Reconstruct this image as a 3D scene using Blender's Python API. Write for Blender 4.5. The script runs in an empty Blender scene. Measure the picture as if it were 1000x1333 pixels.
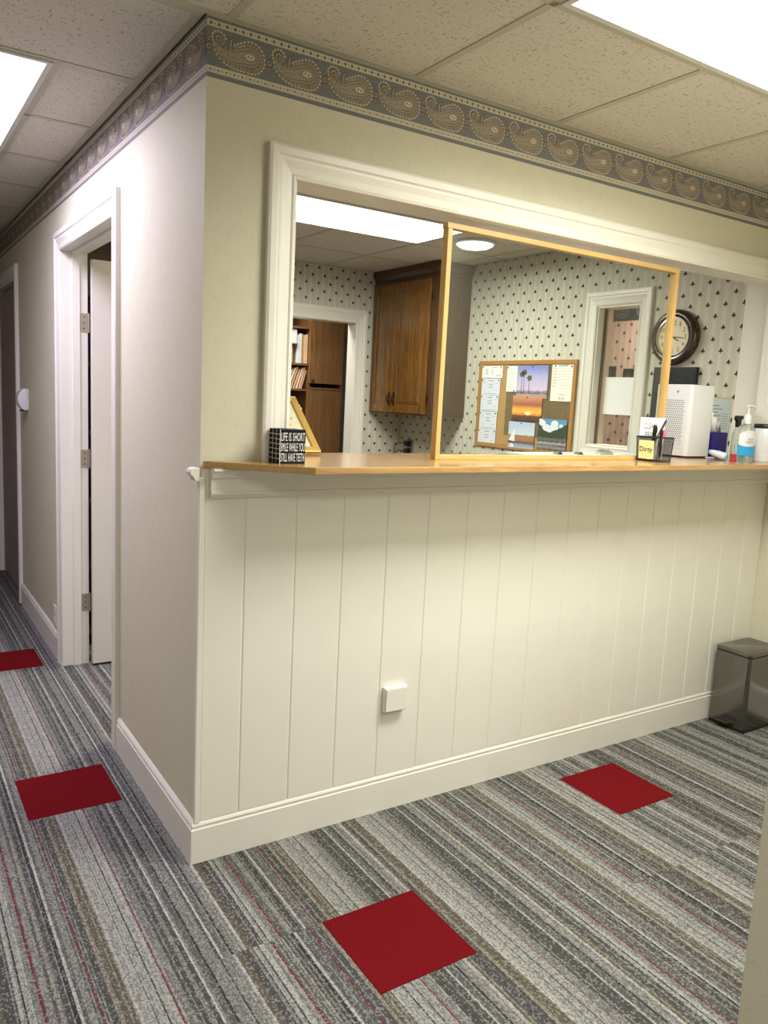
import bpy, bmesh, math, random
from mathutils import Vector, Matrix

random.seed(7)
scene = bpy.context.scene
col = scene.collection

# ------------------------------------------------------------------ camera
CAM = Vector((-0.7862, -2.1883, 1.4536))
FPX = 1025.7255
M = ((0.8406, -0.5393, 0.0497), (-0.0361, -0.1474, -0.9884), (0.5404, 0.8291, -0.1434))   # right, down, forward
RT = Vector(M[0]).normalized(); FW = Vector(M[2]).normalized()
DN = FW.cross(RT).normalized(); RT = DN.cross(FW).normalized()
cam_data = bpy.data.cameras.new('camera')
cam = bpy.data.objects.new('camera', cam_data)
col.objects.link(cam)
UP = -DN; BK = -FW
cam.matrix_world = Matrix(((RT.x, UP.x, BK.x, CAM.x), (RT.y, UP.y, BK.y, CAM.y), (RT.z, UP.z, BK.z, CAM.z), (0, 0, 0, 1)))
cam_data.sensor_fit = 'VERTICAL'
cam_data.sensor_height = 36.0
cam_data.lens = FPX * 36.0 / 1333.0
cam_data.clip_start = 0.05
scene.camera = cam

# ------------------------------------------------------------------ world, exposure
world = bpy.data.worlds.new('world')
scene.world = world
world.use_nodes = True
world.node_tree.nodes['Background'].inputs[0].default_value = (0.05, 0.05, 0.05, 1)
world.node_tree.nodes['Background'].inputs[1].default_value = 0.2
vs = scene.view_settings
vs.view_transform = 'Standard'
vs.look = 'None'
vs.gamma = 1.0
vs.use_curve_mapping = False
vs.exposure = 0.0
LOBBY_L, LOBBY_FILL_L, HALL_L, OFFICE_L, BACK_FILL_L = 26.0, 17.5, 15.5, 31.0, 26.0     # radiance of the light each ceiling fixture sheds
LOBBY_C, HALL_C, OFFICE_C = (1.0, 0.99, 0.915), (1.0, 0.925, 1.20), (1.0, 0.99, 0.89)
SPREAD = {'lobby': 152.0, 'hall': 172.0, 'office': 174.0}        # how far sideways the prismatic lenses shed light, degrees

H = 2.44
ZC = 1.248           # counter top

def px(u, v, axis, val):
    """photo pixel -> point on the plane axis=val"""
    d = RT * ((u - 500) / FPX) + DN * ((v - 666.5) / FPX) + FW
    t = (val - CAM[axis]) / d[axis]
    return CAM + d * t

# ------------------------------------------------------------------ node helpers
class S:
    """socket wrapper with arithmetic"""
    def __init__(self, nt, s): self.nt, self.s = nt, s
    def _m(self, op, *o):
        n = self.nt.nodes.new('ShaderNodeMath'); n.operation = op
        for i, a in enumerate((self,) + o):
            if isinstance(a, S): self.nt.links.new(a.s, n.inputs[i])
            else: n.inputs[i].default_value = a
        return S(self.nt, n.outputs[0])
    def __add__(self, o): return self._m('ADD', o)
    def __sub__(self, o): return self._m('SUBTRACT', o)
    def __mul__(self, o): return self._m('MULTIPLY', o)
    def __truediv__(self, o): return self._m('DIVIDE', o)
    def lt(self, o): return self._m('LESS_THAN', o)
    def gt(self, o): return self._m('GREATER_THAN', o)
    def floor(self): return self._m('FLOOR')
    def frac(self): return self._m('FRACT')
    def abs(self): return self._m('ABSOLUTE')
    def mod(self, o): return self._m('FLOORED_MODULO', o)
    def mx(self, o): return self._m('MAXIMUM', o)
    def sin(self): return self._m('SINE')

class Mat:
    def __init__(self, name, rough=0.6, metal=0.0, spec=0.5, color=None):
        self.m = bpy.data.materials.new(name); self.m.use_nodes = True
        self.nt = self.m.node_tree
        self.b = self.nt.nodes['Principled BSDF']
        self.b.inputs['Roughness'].default_value = rough
        self.b.inputs['Metallic'].default_value = metal
        self.b.inputs['Specular IOR Level'].default_value = spec
        if color: self.b.inputs['Base Color'].default_value = (*color, 1)
    def node(self, t): return self.nt.nodes.new(t)
    def link(self, a, b): self.nt.links.new(a.s if isinstance(a, S) else a, b)
    def pos(self, kind='world'):
        if kind == 'world': o = self.node('ShaderNodeNewGeometry').outputs['Position']
        else: o = self.node('ShaderNodeTexCoord').outputs['Object']
        x = self.node('ShaderNodeSeparateXYZ'); self.link(o, x.inputs[0])
        return [S(self.nt, x.outputs[i]) for i in range(3)]
    def vec(self, x, y, z=0.0):
        c = self.node('ShaderNodeCombineXYZ')
        for i, a in enumerate((x, y, z)):
            if isinstance(a, S): self.link(a, c.inputs[i])
            else: c.inputs[i].default_value = a
        return c.outputs[0]
    def noise(self, vec, scale=1.0, detail=2.0, rough=0.5, distortion=0.0):
        n = self.node('ShaderNodeTexNoise'); self.link(vec, n.inputs['Vector'])
        n.inputs['Scale'].default_value = scale; n.inputs['Detail'].default_value = detail
        n.inputs['Roughness'].default_value = rough; n.inputs['Distortion'].default_value = distortion
        return S(self.nt, n.outputs['Fac'])
    def white(self, vec):
        n = self.node('ShaderNodeTexWhiteNoise'); n.noise_dimensions = '3D'; self.link(vec, n.inputs['Vector'])
        return S(self.nt, n.outputs['Value'])
    def ramp(self, fac, stops, mode='LINEAR'):
        n = self.node('ShaderNodeValToRGB'); r = n.color_ramp; r.interpolation = mode
        while len(r.elements) < len(stops): r.elements.new(1.0)
        for e, (p, c) in zip(r.elements, stops):
            e.position = p; e.color = (*c, 1)
        self.link(fac, n.inputs[0]); return n.outputs[0]
    def mix(self, fac, a, b, mode='MIX'):
        n = self.node('ShaderNodeMix'); n.data_type = 'RGBA'; n.blend_type = mode
        for v, i in ((fac, 0), (a, 6), (b, 7)):
            if isinstance(v, S): self.link(v, n.inputs[i])
            elif isinstance(v, (int, float)): n.inputs[i].default_value = v
            elif isinstance(v, tuple): n.inputs[i].default_value = (*v, 1)
            else: self.link(v, n.inputs[i])
        return n.outputs[2]
    def color(self, c): self.link(c, self.b.inputs['Base Color'])
    def bump(self, h, strength=0.2, dist=0.002):
        n = self.node('ShaderNodeBump'); n.inputs['Strength'].default_value = strength
        n.inputs['Distance'].default_value = dist
        self.link(h, n.inputs['Height']); self.link(n.outputs[0], self.b.inputs['Normal'])

def flat(name, c, rough=0.6, metal=0.0, spec=0.4): return Mat(name, rough, metal, spec, c).m

def mat_paint(name, c, rough=0.35):
    m = Mat(name, rough); x, y, z = m.pos()
    n = m.noise(m.vec(x, y, z), 9, 3)
    m.color(m.mix(n, tuple(v * 0.97 for v in c), tuple(min(1, v * 1.03) for v in c)))
    m.bump(m.noise(m.vec(x, y, z), 160, 2), 0.05, 0.001)
    return m.m

def mat_wallpaper(name, base, dot):
    m = Mat(name, 0.7, spec=0.2); x, y, z = m.pos(); u = x + y
    n = m.noise(m.vec(u * 6.0, z * 6.0), 3, 4)
    cb = m.mix(n, tuple(v * 0.94 for v in base), tuple(min(1, v * 1.04) for v in base))
    row = (z / 0.060).floor()
    uu = (u / 0.070 + row * 0.5).frac() - 0.5
    vv = (z / 0.060).frac() - 0.5
    def blob(a, b, ra, rb):
        p = (uu - a) / ra; q = (vv - b) / rb
        return (p * p + q * q).lt(1.0)
    d = blob(0.0, 0.0, 0.030, 0.065).mx(blob(0.075, -0.07, 0.035, 0.022)).mx(blob(0.02, 0.16, 0.022, 0.028))
    m.color(m.mix(d * 0.36, cb, dot))
    m.bump(m.noise(m.vec(u * 300.0, z * 300.0), 1, 2), 0.06, 0.001)
    return m.m

def mat_office_paper(name, c1, c2):
    m = Mat(name, 0.7, spec=0.2); x, y, z = m.pos(); u = x + y
    s = (u * (2 * math.pi / 0.0533)).sin() * 0.5 + 0.5
    s2 = s * s
    c = m.mix(s2, c1, c2)
    m.color(m.mix(m.noise(m.vec(u, z), 30, 3) * 0.15, c, (0.4, 0.38, 0.3)))
    return m.m

def mat_wood(name, c1, c2, axis='x', scale=1.0, rough=0.35, coat=0.0):
    m = Mat(name, rough); p = m.pos('world')
    k = {'x': 0, 'y': 1, 'z': 2}[axis]
    q = [v * (1.2 * scale if i == k else 14.0 * scale) for i, v in enumerate(p)]
    n = m.noise(m.vec(*q), 1.6, 4, 0.6, 1.2)
    g = (n * 7.0).frac()
    q2 = [v * (6.0 * scale if i == k else 220.0 * scale) for i, v in enumerate(p)]
    f = m.noise(m.vec(*q2), 1.0, 2)
    t = n * 0.55 + g * 0.2 + f * 0.45 - 0.1
    m.color(m.ramp(t, [(0.25, c1), (0.75, c2)]))
    m.bump(f, 0.08, 0.001)
    if coat: m.b.inputs['Coat Weight'].default_value = coat; m.b.inputs['Coat Roughness'].default_value = 0.15
    return m.m

def mat_tile(name):
    m = Mat(name, 0.9, spec=0.1); x, y, z = m.pos()
    warp = m.noise(m.vec(x, y), 60, 2)
    a = m.noise(m.vec(x * 55.0 + warp * 3.0, y * 130.0), 1.0, 1.0)
    b = m.noise(m.vec(x * 140.0, y * 60.0 + warp * 3.0), 1.0, 1.0)
    fis = a.gt(0.675).mx(b.gt(0.68))
    base = m.mix(m.noise(m.vec(x, y), 180, 3), (0.56, 0.53, 0.47), (0.68, 0.645, 0.58))
    m.color(m.mix(fis * 0.75, base, (0.22, 0.19, 0.14)))
    m.bump(m.noise(m.vec(x, y), 260, 2) - fis * 0.6, 0.35, 0.003)
    return m.m

def mat_carpet(name):
    m = Mat(name, 0.95, spec=0.05); x, y, z = m.pos()
    oi = m.node('ShaderNodeObjectInfo'); sp = m.node('ShaderNodeSeparateColor'); m.link(oi.outputs['Color'], sp.inputs[0])
    off = S(m.nt, sp.outputs[0]); off2 = S(m.nt, sp.outputs[1])
    K, D, C, G, L, P, B, T, R_ = ((0.040, 0.039, 0.040), (0.082, 0.081, 0.078), (0.125, 0.124, 0.118), (0.21, 0.21, 0.195), (0.34, 0.34, 0.315),
                              (0.44, 0.435, 0.40), (0.135, 0.118, 0.085), (0.26, 0.235, 0.18), (0.19, 0.030, 0.040))
    seq = [(K, 1), (P, .9), (C, 4.2), (R_, .5), (D, 3.2), (T, 1), (B, 3.5), (P, .7), (L, 3), (K, .5), (L, 2.2), (D, .6), (L, 2.6), (R_, .5), (G, 3), (D, 5.5), (P, .8), (C, 2.5), (K, .7),
           (G, 3), (P, 1.0), (B, 2), (D, 3.5), (L, 1.3), (K, .5), (L, 1.6), (G, 2), (R_, .5), (C, 3), (T, .8), (D, 2.6)]
    tot = sum(w for _, w in seq); acc = 0; stops = []
    for c, w in seq: stops.append((acc / tot, c)); acc += w
    xs = x + off * 3.0
    band = m.ramp((xs / 0.52).frac(), stops, 'CONSTANT')
    yi = (xs / 0.0040).floor()
    yarn = m.white(m.vec(yi, off2, 3.0))
    c = m.mix(yarn * 0.30, band, (0.04, 0.04, 0.04))
    c = m.mix(m.white(m.vec(yi, off2, 8.0)).gt(0.82) * 0.28, c, (0.50, 0.49, 0.45))
    sp1 = m.noise(m.vec(x * 330.0, y * 210.0), 1.0, 2.0, 0.75)
    rows = m.white(m.vec(yi, (y / 0.0052 + yarn * 7.0).floor(), 1.0))
    c = m.mix(rows.lt(0.30) * 0.42, c, (0.03, 0.03, 0.032))
    c = m.mix(rows.gt(0.80) * 0.24, c, (0.55, 0.54, 0.50))
    c = m.mix((sp1 - 0.36) * 1.2, c, (0.03, 0.03, 0.03))
    m.color(c)
    m.bump(sp1 + rows * 0.5, 0.6, 0.004)
    return m.m

def mat_red_carpet(name):
    m = Mat(name, 0.95, spec=0.03); x, y, z = m.pos()
    n = m.noise(m.vec(x * 300.0, y * 300.0), 1.0, 2.0, 0.7)
    m.color(m.ramp(n, [(0.3, (0.07, 0.002, 0.004)), (0.7, (0.20, 0.010, 0.013))]))
    m.bump(n, 0.6, 0.004)
    return m.m

def mat_emit(name, c, L):
    m = bpy.data.materials.new(name); m.use_nodes = True; nt = m.node_tree
    nt.nodes.clear(); e = nt.nodes.new('ShaderNodeEmission'); o = nt.nodes.new('ShaderNodeOutputMaterial')
    e.inputs[0].default_value = (*c, 1); e.inputs[1].default_value = L
    nt.links.new(e.outputs[0], o.inputs[0]); return m

def mat_glass(name, tint=(1, 1, 1), rough=0.0):
    """thin pane: straight-through transmission with a Fresnel reflection"""
    m = bpy.data.materials.new(name); m.use_nodes = True; nt = m.node_tree; nt.nodes.clear()
    t = nt.nodes.new('ShaderNodeBsdfTransparent'); t.inputs[0].default_value = (*tint, 1)
    g = nt.nodes.new('ShaderNodeBsdfGlossy'); g.inputs['Roughness'].default_value = rough
    lw_ = nt.nodes.new('ShaderNodeLayerWeight'); p5 = nt.nodes.new('ShaderNodeMath'); p5.operation = 'POWER'; p5.inputs[1].default_value = 5.0
    f = nt.nodes.new('ShaderNodeMath'); f.operation = 'MULTIPLY_ADD'; f.inputs[1].default_value = 0.96; f.inputs[2].default_value = 0.04
    nt.links.new(lw_.outputs['Facing'], p5.inputs[0]); nt.links.new(p5.outputs[0], f.inputs[0])
    x = nt.nodes.new('ShaderNodeMixShader'); o = nt.nodes.new('ShaderNodeOutputMaterial')
    nt.links.new(f.outputs[0], x.inputs[0]); nt.links.new(t.outputs[0], x.inputs[1]); nt.links.new(g.outputs[0], x.inputs[2])
    nt.links.new(x.outputs[0], o.inputs[0]); return m

def mat_steel(name, c, rough):
    m = Mat(name, rough, 1.0); x, y, z = m.pos()
    n = m.noise(m.vec(x * 9.0, y * 9.0, z * 700.0), 1.0, 2)
    m.color(m.mix(n, tuple(v * 0.85 for v in c), c)); m.bump(n, 0.03, 0.001)
    return m.m

def mat_gradient(name, stops, noise=0.0, scale=40, stretch=1.0):
    """printed vertical gradient in the object's own z, stops in metres"""
    m = Mat(name, 0.35); x, y, z = m.pos('object')
    t = z
    if noise: t = z + (m.noise(m.vec(x, y, z * stretch), scale, 3) - 0.5) * noise
    hi = stops[-1][0] or 1.0
    m.color(m.ramp(t / hi, [(p / hi, c) for p, c in stops])); return m.m

MT = {}
MT['trim'] = mat_paint('cream_trim_paint', (0.74, 0.715, 0.645))
MT['panel'] = mat_paint('cream_panel_paint', (0.74, 0.72, 0.64), 0.38)
MT['door'] = mat_paint('door_paint', (0.66, 0.62, 0.55), 0.4)
MT['paper'] = mat_wallpaper('dotted_wallpaper', (0.60, 0.57, 0.445), (0.38, 0.33, 0.27))
MT['office'] = mat_office_paper('striped_wallpaper', (0.55, 0.535, 0.45), (0.63, 0.615, 0.53))
MT['pink'] = mat_office_paper('pink_wallpaper', (0.50, 0.30, 0.25), (0.58, 0.36, 0.30))
MT['plain'] = mat_paint('plain_wall_paint', (0.60, 0.57, 0.50), 0.7)
MT['tile'] = mat_tile('fissured_ceiling_tile')
MT['grid'] = flat('ceiling_grid_metal', (0.46, 0.43, 0.35), 0.5)
MT['carpet'] = mat_carpet('striped_carpet')
MT['red'] = mat_red_carpet('red_carpet')
MT['slab'] = flat('subfloor', (0.12, 0.12, 0.12), 0.9)
MT['counter'] = mat_wood('counter_wood', (0.30, 0.16, 0.05), (0.53, 0.33, 0.12), 'x', 1.0, 0.22, 0.5)
MT['frame_x'] = mat_wood('pine_along_x', (0.50, 0.30, 0.10), (0.66, 0.44, 0.18), 'x', 1.3, 0.35)
MT['frame_z'] = mat_wood('pine_upright', (0.50, 0.30, 0.10), (0.66, 0.44, 0.18), 'z', 1.3, 0.35)
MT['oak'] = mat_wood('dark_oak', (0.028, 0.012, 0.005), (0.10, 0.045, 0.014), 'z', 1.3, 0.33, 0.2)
MT['walnut'] = mat_wood('shelf_wood', (0.10, 0.045, 0.015), (0.24, 0.115, 0.042), 'z', 0.8, 0.4)
MT['dark'] = flat('black_plastic', (0.012, 0.012, 0.013), 0.4)
MT['white'] = flat('white_plastic', (0.66, 0.67, 0.69), 0.35)
MT['sheet'] = flat('white_sheet', (0.80, 0.80, 0.80), 0.7)
MT['ink'] = flat('grey_ink', (0.20, 0.21, 0.23), 0.7)
MT['blackink'] = flat('black_ink', (0.02, 0.02, 0.025), 0.6)
MT['lightframe'] = flat('light_frame_enamel', (0.62, 0.60, 0.56), 0.4)
MT['hinge'] = flat('hinge_metal', (0.42, 0.38, 0.32), 0.4, 0.7)
MT['glass'] = mat_glass('pane_glass', (0.97, 0.99, 0.97))
MT['gold'] = flat('gold_frame', (0.62, 0.40, 0.11), 0.35, 0.35)
MT['brass'] = flat('dark_bronze', (0.05, 0.035, 0.03), 0.4, 0.8)
MT['b_grey'] = flat('border_blue_grey', (0.165, 0.166, 0.172), 0.7)
MT['b_cream'] = flat('border_cream', (0.52, 0.475, 0.36), 0.7)
MT['b_brown'] = flat('border_brown', (0.125, 0.096, 0.08), 0.7)
MT['b_tan'] = flat('border_tan', (0.315, 0.265, 0.21), 0.7)
MT['fleur'] = flat('fleur_ink', (0.018, 0.02, 0.03), 0.7)

# ------------------------------------------------------------------ mesh helpers
ORG = {}
def org(o): return ORG.get(o.name, Vector((0, 0, 0)))

class MB:
    def __init__(self): self.v, self.f, self.mi = [], [], []
    def add(self, vs, fs, mi=0):
        b = len(self.v); self.v += [tuple(p) for p in vs]
        for f in fs: self.f.append([b + i for i in f]); self.mi.append(mi)
        return self
    def box(self, x0, x1, y0, y1, z0, z1, mi=0):
        if x0 > x1: x0, x1 = x1, x0
        if y0 > y1: y0, y1 = y1, y0
        if z0 > z1: z0, z1 = z1, z0
        v = [(x0, y0, z0), (x1, y0, z0), (x1, y1, z0), (x0, y1, z0), (x0, y0, z1), (x1, y0, z1), (x1, y1, z1), (x0, y1, z1)]
        return self.add(v, [(0, 3, 2, 1), (4, 5, 6, 7), (0, 1, 5, 4), (1, 2, 6, 5), (2, 3, 7, 6), (3, 0, 4, 7)], mi)
    def prism(self, pts, fn, d0, d1, mi=0):
        """2-D outline (ccw) extruded d0..d1 through fn(a, b, d)"""
        n = len(pts)
        v = [fn(a, b, d0) for a, b in pts] + [fn(a, b, d1) for a, b in pts]
        return self.add(v, [list(range(n))[::-1], list(range(n, 2 * n))] + [(i, (i + 1) % n, n + (i + 1) % n, n + i) for i in range(n)], mi)
    def tube(self, pts, r, n=10, mi=0, caps=True):
        pts = [Vector(p) for p in pts]; rs = r if isinstance(r, (list, tuple)) else [r] * len(pts)
        rings = []
        for i, p in enumerate(pts):
            t = (pts[min(i + 1, len(pts) - 1)] - pts[max(i - 1, 0)]).normalized()
            a = t.cross(Vector((0.31, 0.17, 0.93))).normalized(); b = t.cross(a)
            rings.append([p + (a * math.cos(k * 2 * math.pi / n) + b * math.sin(k * 2 * math.pi / n)) * rs[i] for k in range(n)])
        vs = [q for rg in rings for q in rg]; fs = []
        for i in range(len(pts) - 1):
            for k in range(n): fs.append((i * n + k, i * n + (k + 1) % n, (i + 1) * n + (k + 1) % n, (i + 1) * n + k))
        if caps: fs += [list(range(n))[::-1], list(range((len(pts) - 1) * n, len(pts) * n))]
        return self.add(vs, fs, mi)
    def lathe(self, prof, c, ax=2, n=32, mi=0, sx=1.0, sy=1.0):
        """profile [(r, h)] about the axis ax through c"""
        a, b = [(1, 2), (2, 0), (0, 1)][ax]; vs = []
        for r, h in prof:
            for k in range(n):
                p = [0, 0, 0]; p[ax] = c[ax] + h
                p[a] = c[a] + r * sx * math.cos(2 * math.pi * k / n); p[b] = c[b] + r * sy * math.sin(2 * math.pi * k / n)
                vs.append(p)
        fs = [(i * n + k, i * n + (k + 1) % n, (i + 1) * n + (k + 1) % n, (i + 1) * n + k) for i in range(len(prof) - 1) for k in range(n)]
        fs += [list(range(n))[::-1], list(range((len(prof) - 1) * n, len(prof) * n))]
        return self.add(vs, fs, mi)

def make(name, mb, mats, parent=None, bevel=0.0, smooth=False, origin=None, segs=2):
    if not isinstance(mats, (list, tuple)): mats = [mats]
    if parent is None:
        if origin is None:
            xs = [p[0] for p in mb.v]; ys = [p[1] for p in mb.v]; zs = [p[2] for p in mb.v]
            origin = ((min(xs) + max(xs)) / 2, (min(ys) + max(ys)) / 2, min(zs))
        o0 = Vector(origin)
    else: o0 = org(parent)
    me = bpy.data.meshes.new(name)
    me.from_pydata([tuple(Vector(p) - o0) for p in mb.v], [], mb.f)
    for m in mats: me.materials.append(m if not isinstance(m, str) else MT[m])
    for p, i in zip(me.polygons, mb.mi): p.material_index = i
    bm = bmesh.new(); bm.from_mesh(me)
    bmesh.ops.recalc_face_normals(bm, faces=bm.faces)
    if bevel:
        bmesh.ops.remove_doubles(bm, verts=bm.verts, dist=1e-6)
        es = [e for e in bm.edges if len(e.link_faces) == 2 and e.calc_face_angle(0) > 0.5]
        bmesh.ops.bevel(bm, geom=es, offset=bevel, segments=segs, profile=0.5, affect='EDGES', clamp_overlap=True)
    bm.to_mesh(me); bm.free()
    if smooth:
        for p in me.polygons: p.use_smooth = True
        try: me.set_sharp_from_angle(angle=math.radians(40))
        except Exception: pass
    o = bpy.data.objects.new(name, me); col.objects.link(o)
    if parent is None: o.location = o0; ORG[o.name] = o0
    else: o.parent = parent; ORG[o.name] = o0
    return o

def box(name, b, mats, parent=None, bevel=0.0, **k): return make(name, MB().box(*b), mats, parent, bevel, **k)

CACHE = {}
def piece(name, b, mat, parent, bevel=0.0):
    """box piece that shares its mesh with every alike piece"""
    x0, x1, y0, y1, z0, z1 = b
    d = (round(x1 - x0, 5), round(y1 - y0, 5), round(z1 - z0, 5)); key = (name, d, mat if isinstance(mat, str) else mat.name, bevel)
    c = Vector(((x0 + x1) / 2, (y0 + y1) / 2, (z0 + z1) / 2))
    if key not in CACHE:
        me = bpy.data.meshes.new(name); mb = MB().box(-d[0] / 2, d[0] / 2, -d[1] / 2, d[1] / 2, -d[2] / 2, d[2] / 2)
        me.from_pydata(mb.v, [], mb.f); me.materials.append(MT[mat] if isinstance(mat, str) else mat)
        if bevel:
            bm = bmesh.new(); bm.from_mesh(me)
            bmesh.ops.bevel(bm, geom=bm.edges[:], offset=bevel, segments=1, affect='EDGES'); bm.to_mesh(me); bm.free()
        CACHE[key] = me
    o = bpy.data.objects.new(name, CACHE[key]); col.objects.link(o)
    if parent: o.parent = parent; o.location = c - org(parent)
    else: o.location = c
    ORG[o.name] = c
    return o

def tag(o, label=None, cat=None, group=None, kind=None):
    if label: o['label'] = label
    if cat: o['category'] = cat
    if group: o['group'] = group
    if kind: o['kind'] = kind
    return o

def thing(name, loc, label, cat, group=None, kind=None):
    o = bpy.data.objects.new(name, None); o.empty_display_size = 0.05
    col.objects.link(o); o.location = loc; ORG[o.name] = Vector(loc)
    return tag(o, label, cat, group, kind)

def struct(o, label, cat): return tag(o, label, cat, None, 'structure')

def text(name, s, mat, parent, o0, U, V, w=None, h=None, N=None, lift=0.0006, thick=0.0, track=1.0):
    """lettering as a flat mesh; o0 = lower left corner, U/V = unit directions, fitted to w x h"""
    cu = bpy.data.curves.new(name, 'FONT'); cu.body = s; cu.resolution_u = 3
    if thick: cu.offset = thick
    cu.space_character = track
    t = bpy.data.objects.new(name, cu); col.objects.link(t)
    dg = bpy.context.evaluated_depsgraph_get()
    me0 = bpy.data.meshes.new_from_object(t.evaluated_get(dg))
    vs = [v.co.copy() for v in me0.vertices]; fs = [tuple(p.vertices) for p in me0.polygons]
    bpy.data.objects.remove(t); bpy.data.curves.remove(cu); bpy.data.meshes.remove(me0)
    x0 = min(v.x for v in vs); x1 = max(v.x for v in vs); y0 = min(v.y for v in vs); y1 = max(v.y for v in vs)
    sx = w / (x1 - x0) if w else None; sy = h / (y1 - y0) if h else None
    sx = sx or sy; sy = sy or sx
    U, V = Vector(U), Vector(V); N = Vector(N) if N else U.cross(V)
    o0 = Vector(o0)
    pts = [o0 + U * ((v.x - x0) * sx) + V * ((v.y - y0) * sy) + N * lift for v in vs]
    return make(name, MB().add(pts, fs), mat, parent)

# plane frames: fn(a, b, d) with a along the wall, b up, d out of the wall towards the viewer's side
def F_front(y0=0.0): return lambda a, b, d: (a, y0 - d, b)
def F_xneg(x0): return lambda a, b, d: (x0 - d, a, b)

PROF = [(0.0, 0.0), (0.0, 0.009), (0.008, 0.013), (0.014, 0.010), (0.030, 0.012), (0.048, 0.017), (0.056, 0.017), (0.062, 0.022), (0.080, 0.022), (0.088, 0.018), (0.088, 0.0)]
def casing(parent, fn, a0, a1, b0, b1, sides, w=0.088, mat='trim', deep=1.0):
    """mitred casing round the opening a0..a1 x b0..b1; sides from 'LTRB'"""
    k = w / 0.088
    def seg(name, p, q, out, mp, mq):
        # p,q inner ends; out = outward dir; mp/mq = mitre shift per unit offset along p->q direction
        dx, dy = q[0] - p[0], q[1] - p[1]; L = math.hypot(dx, dy); dx /= L; dy /= L
        mb = MB(); n = len(PROF); v = []
        for e, mm, sg in ((p, mp, -1), (q, mq, 1)):
            for o, hgt in PROF:
                o *= k
                v.append(fn(e[0] + out[0] * o + sg * dx * mm * o, e[1] + out[1] * o + sg * dy * mm * o, hgt * deep))
        f = [(i, (i + 1) % n, n + (i + 1) % n, n + i) for i in range(n)] + [list(range(n))[::-1], list(range(n, 2 * n))]
        mb.add(v, f); make(name, mb, mat, parent)
    hasT, hasB, hasL, hasR = 'T' in sides, 'B' in sides, 'L' in sides, 'R' in sides
    if hasL: seg('casing_leg', (a0, b0), (a0, b1), (-1, 0), 1 if hasB else 0, 1 if hasT else 0)
    if hasR: seg('casing_leg', (a1, b0), (a1, b1), (1, 0), 1 if hasB else 0, 1 if hasT else 0)
    if hasT: seg('casing_head', (a0, b1), (a1, b1), (0, 1), 1 if hasL else 0, 1 if hasR else 0)
    if hasB: seg('casing_sill', (a0, b0), (a1, b0), (0, -1), 1 if hasL else 0, 1 if hasR else 0)

BASE = [(0.0, 0.0), (0.014, 0.0), (0.014, 0.110), (0.0105, 0.112), (0.0105, 0.118), (0.0125, 0.122), (0.010, 0.128), (0.004, 0.135), (0.0, 0.135)]
def baseboard(name, fn, a0, a1, label, m0=0, m1=0):
    v = []; n = len(BASE)
    for a, mm in ((a0, -m0), (a1, m1)):
        for d, b in BASE: v.append(fn(a + mm * d, b, d))
    mb = MB().add(v, [(i, (i + 1) % n, n + (i + 1) % n, n + i) for i in range(n)] + [list(range(n))[::-1], list(range(n, 2 * n))])
    return struct(make(name, mb, 'trim'), label, 'baseboard')

# ================================================================== STRUCTURE
XL, XRW, YB_, YH = -1.45, 2.84, -3.6, 6.0        # lobby/hall envelope
XO, YO = 2.96, 3.38                               # office right wall, office back wall
T = 0.12
# floor -------------------------------------------------------------
floor = struct(box('floor', (XL - .2, 4.3, YB_ - .2, YH + .2, -0.12, -0.006), 'slab'), 'grey striped carpet floor running through lobby and hall', 'floor')
C0 = 0.3065
GX0, GY0 = 0.213 - 6 * C0, -0.750 - 10 * C0
reds = {(6, 10): 0, (10, 11): 1, (4, 14): 2, (4, 19): 3}
def cell(i, j): return (GX0 + i * C0, GX0 + (i + 1) * C0, GY0 + j * C0, GY0 + (j + 1) * C0)
def red_near(i, j): return (i, j) in reds
used = set()
def add_tile(i, j, ni, nj, offs):
    x0, _, y0, _ = cell(i, j); x1 = x0 + ni * C0; y1 = y0 + nj * C0
    e = 0.0003
    o = piece('carpet_tile', (x0 + e, x1 - e, y0 + e, y1 - e, -0.006, 0.0), 'carpet', floor)
    o.color = (offs[0], offs[1], 0, 1)
rng = random.Random(3)
for i in range(-1, 16, 2):
    j = -1 - rng.choice((0, 1)); base_off = rng.random()
    offs = (base_off, rng.random())
    while j < 32:
        if rng.random() < 0.28: offs = (rng.random(), rng.random())
        x0, x1, y0, y1 = cell(i, j)
        n = 3
        # skip tiles nobody can see
        cells = [(i + a, j + b) for a in range(2) for b in range(n)]
        if any(c in reds for c in cells):
            for c in cells:
                if c in reds:
                    b = cell(*c)
                    o = piece('red_carpet_tile', (b[0] + .0005, b[1] - .0005, b[2] + .0005, b[3] - .0005, -0.006, 0.0008), 'red', floor)
                    o['label'] = ['red carpet square nearest the camera', 'red carpet square near the steel bin', 'red carpet square beside the hall corner', 'red carpet square far down the hall'][reds[c]]
                else: add_tile(c[0], c[1], 1, 1, offs)
        elif x0 > XL - .6 and y1 > -3.9 and y0 < 6.1: add_tile(i, j, 2, n, offs)
        j += n

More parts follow.
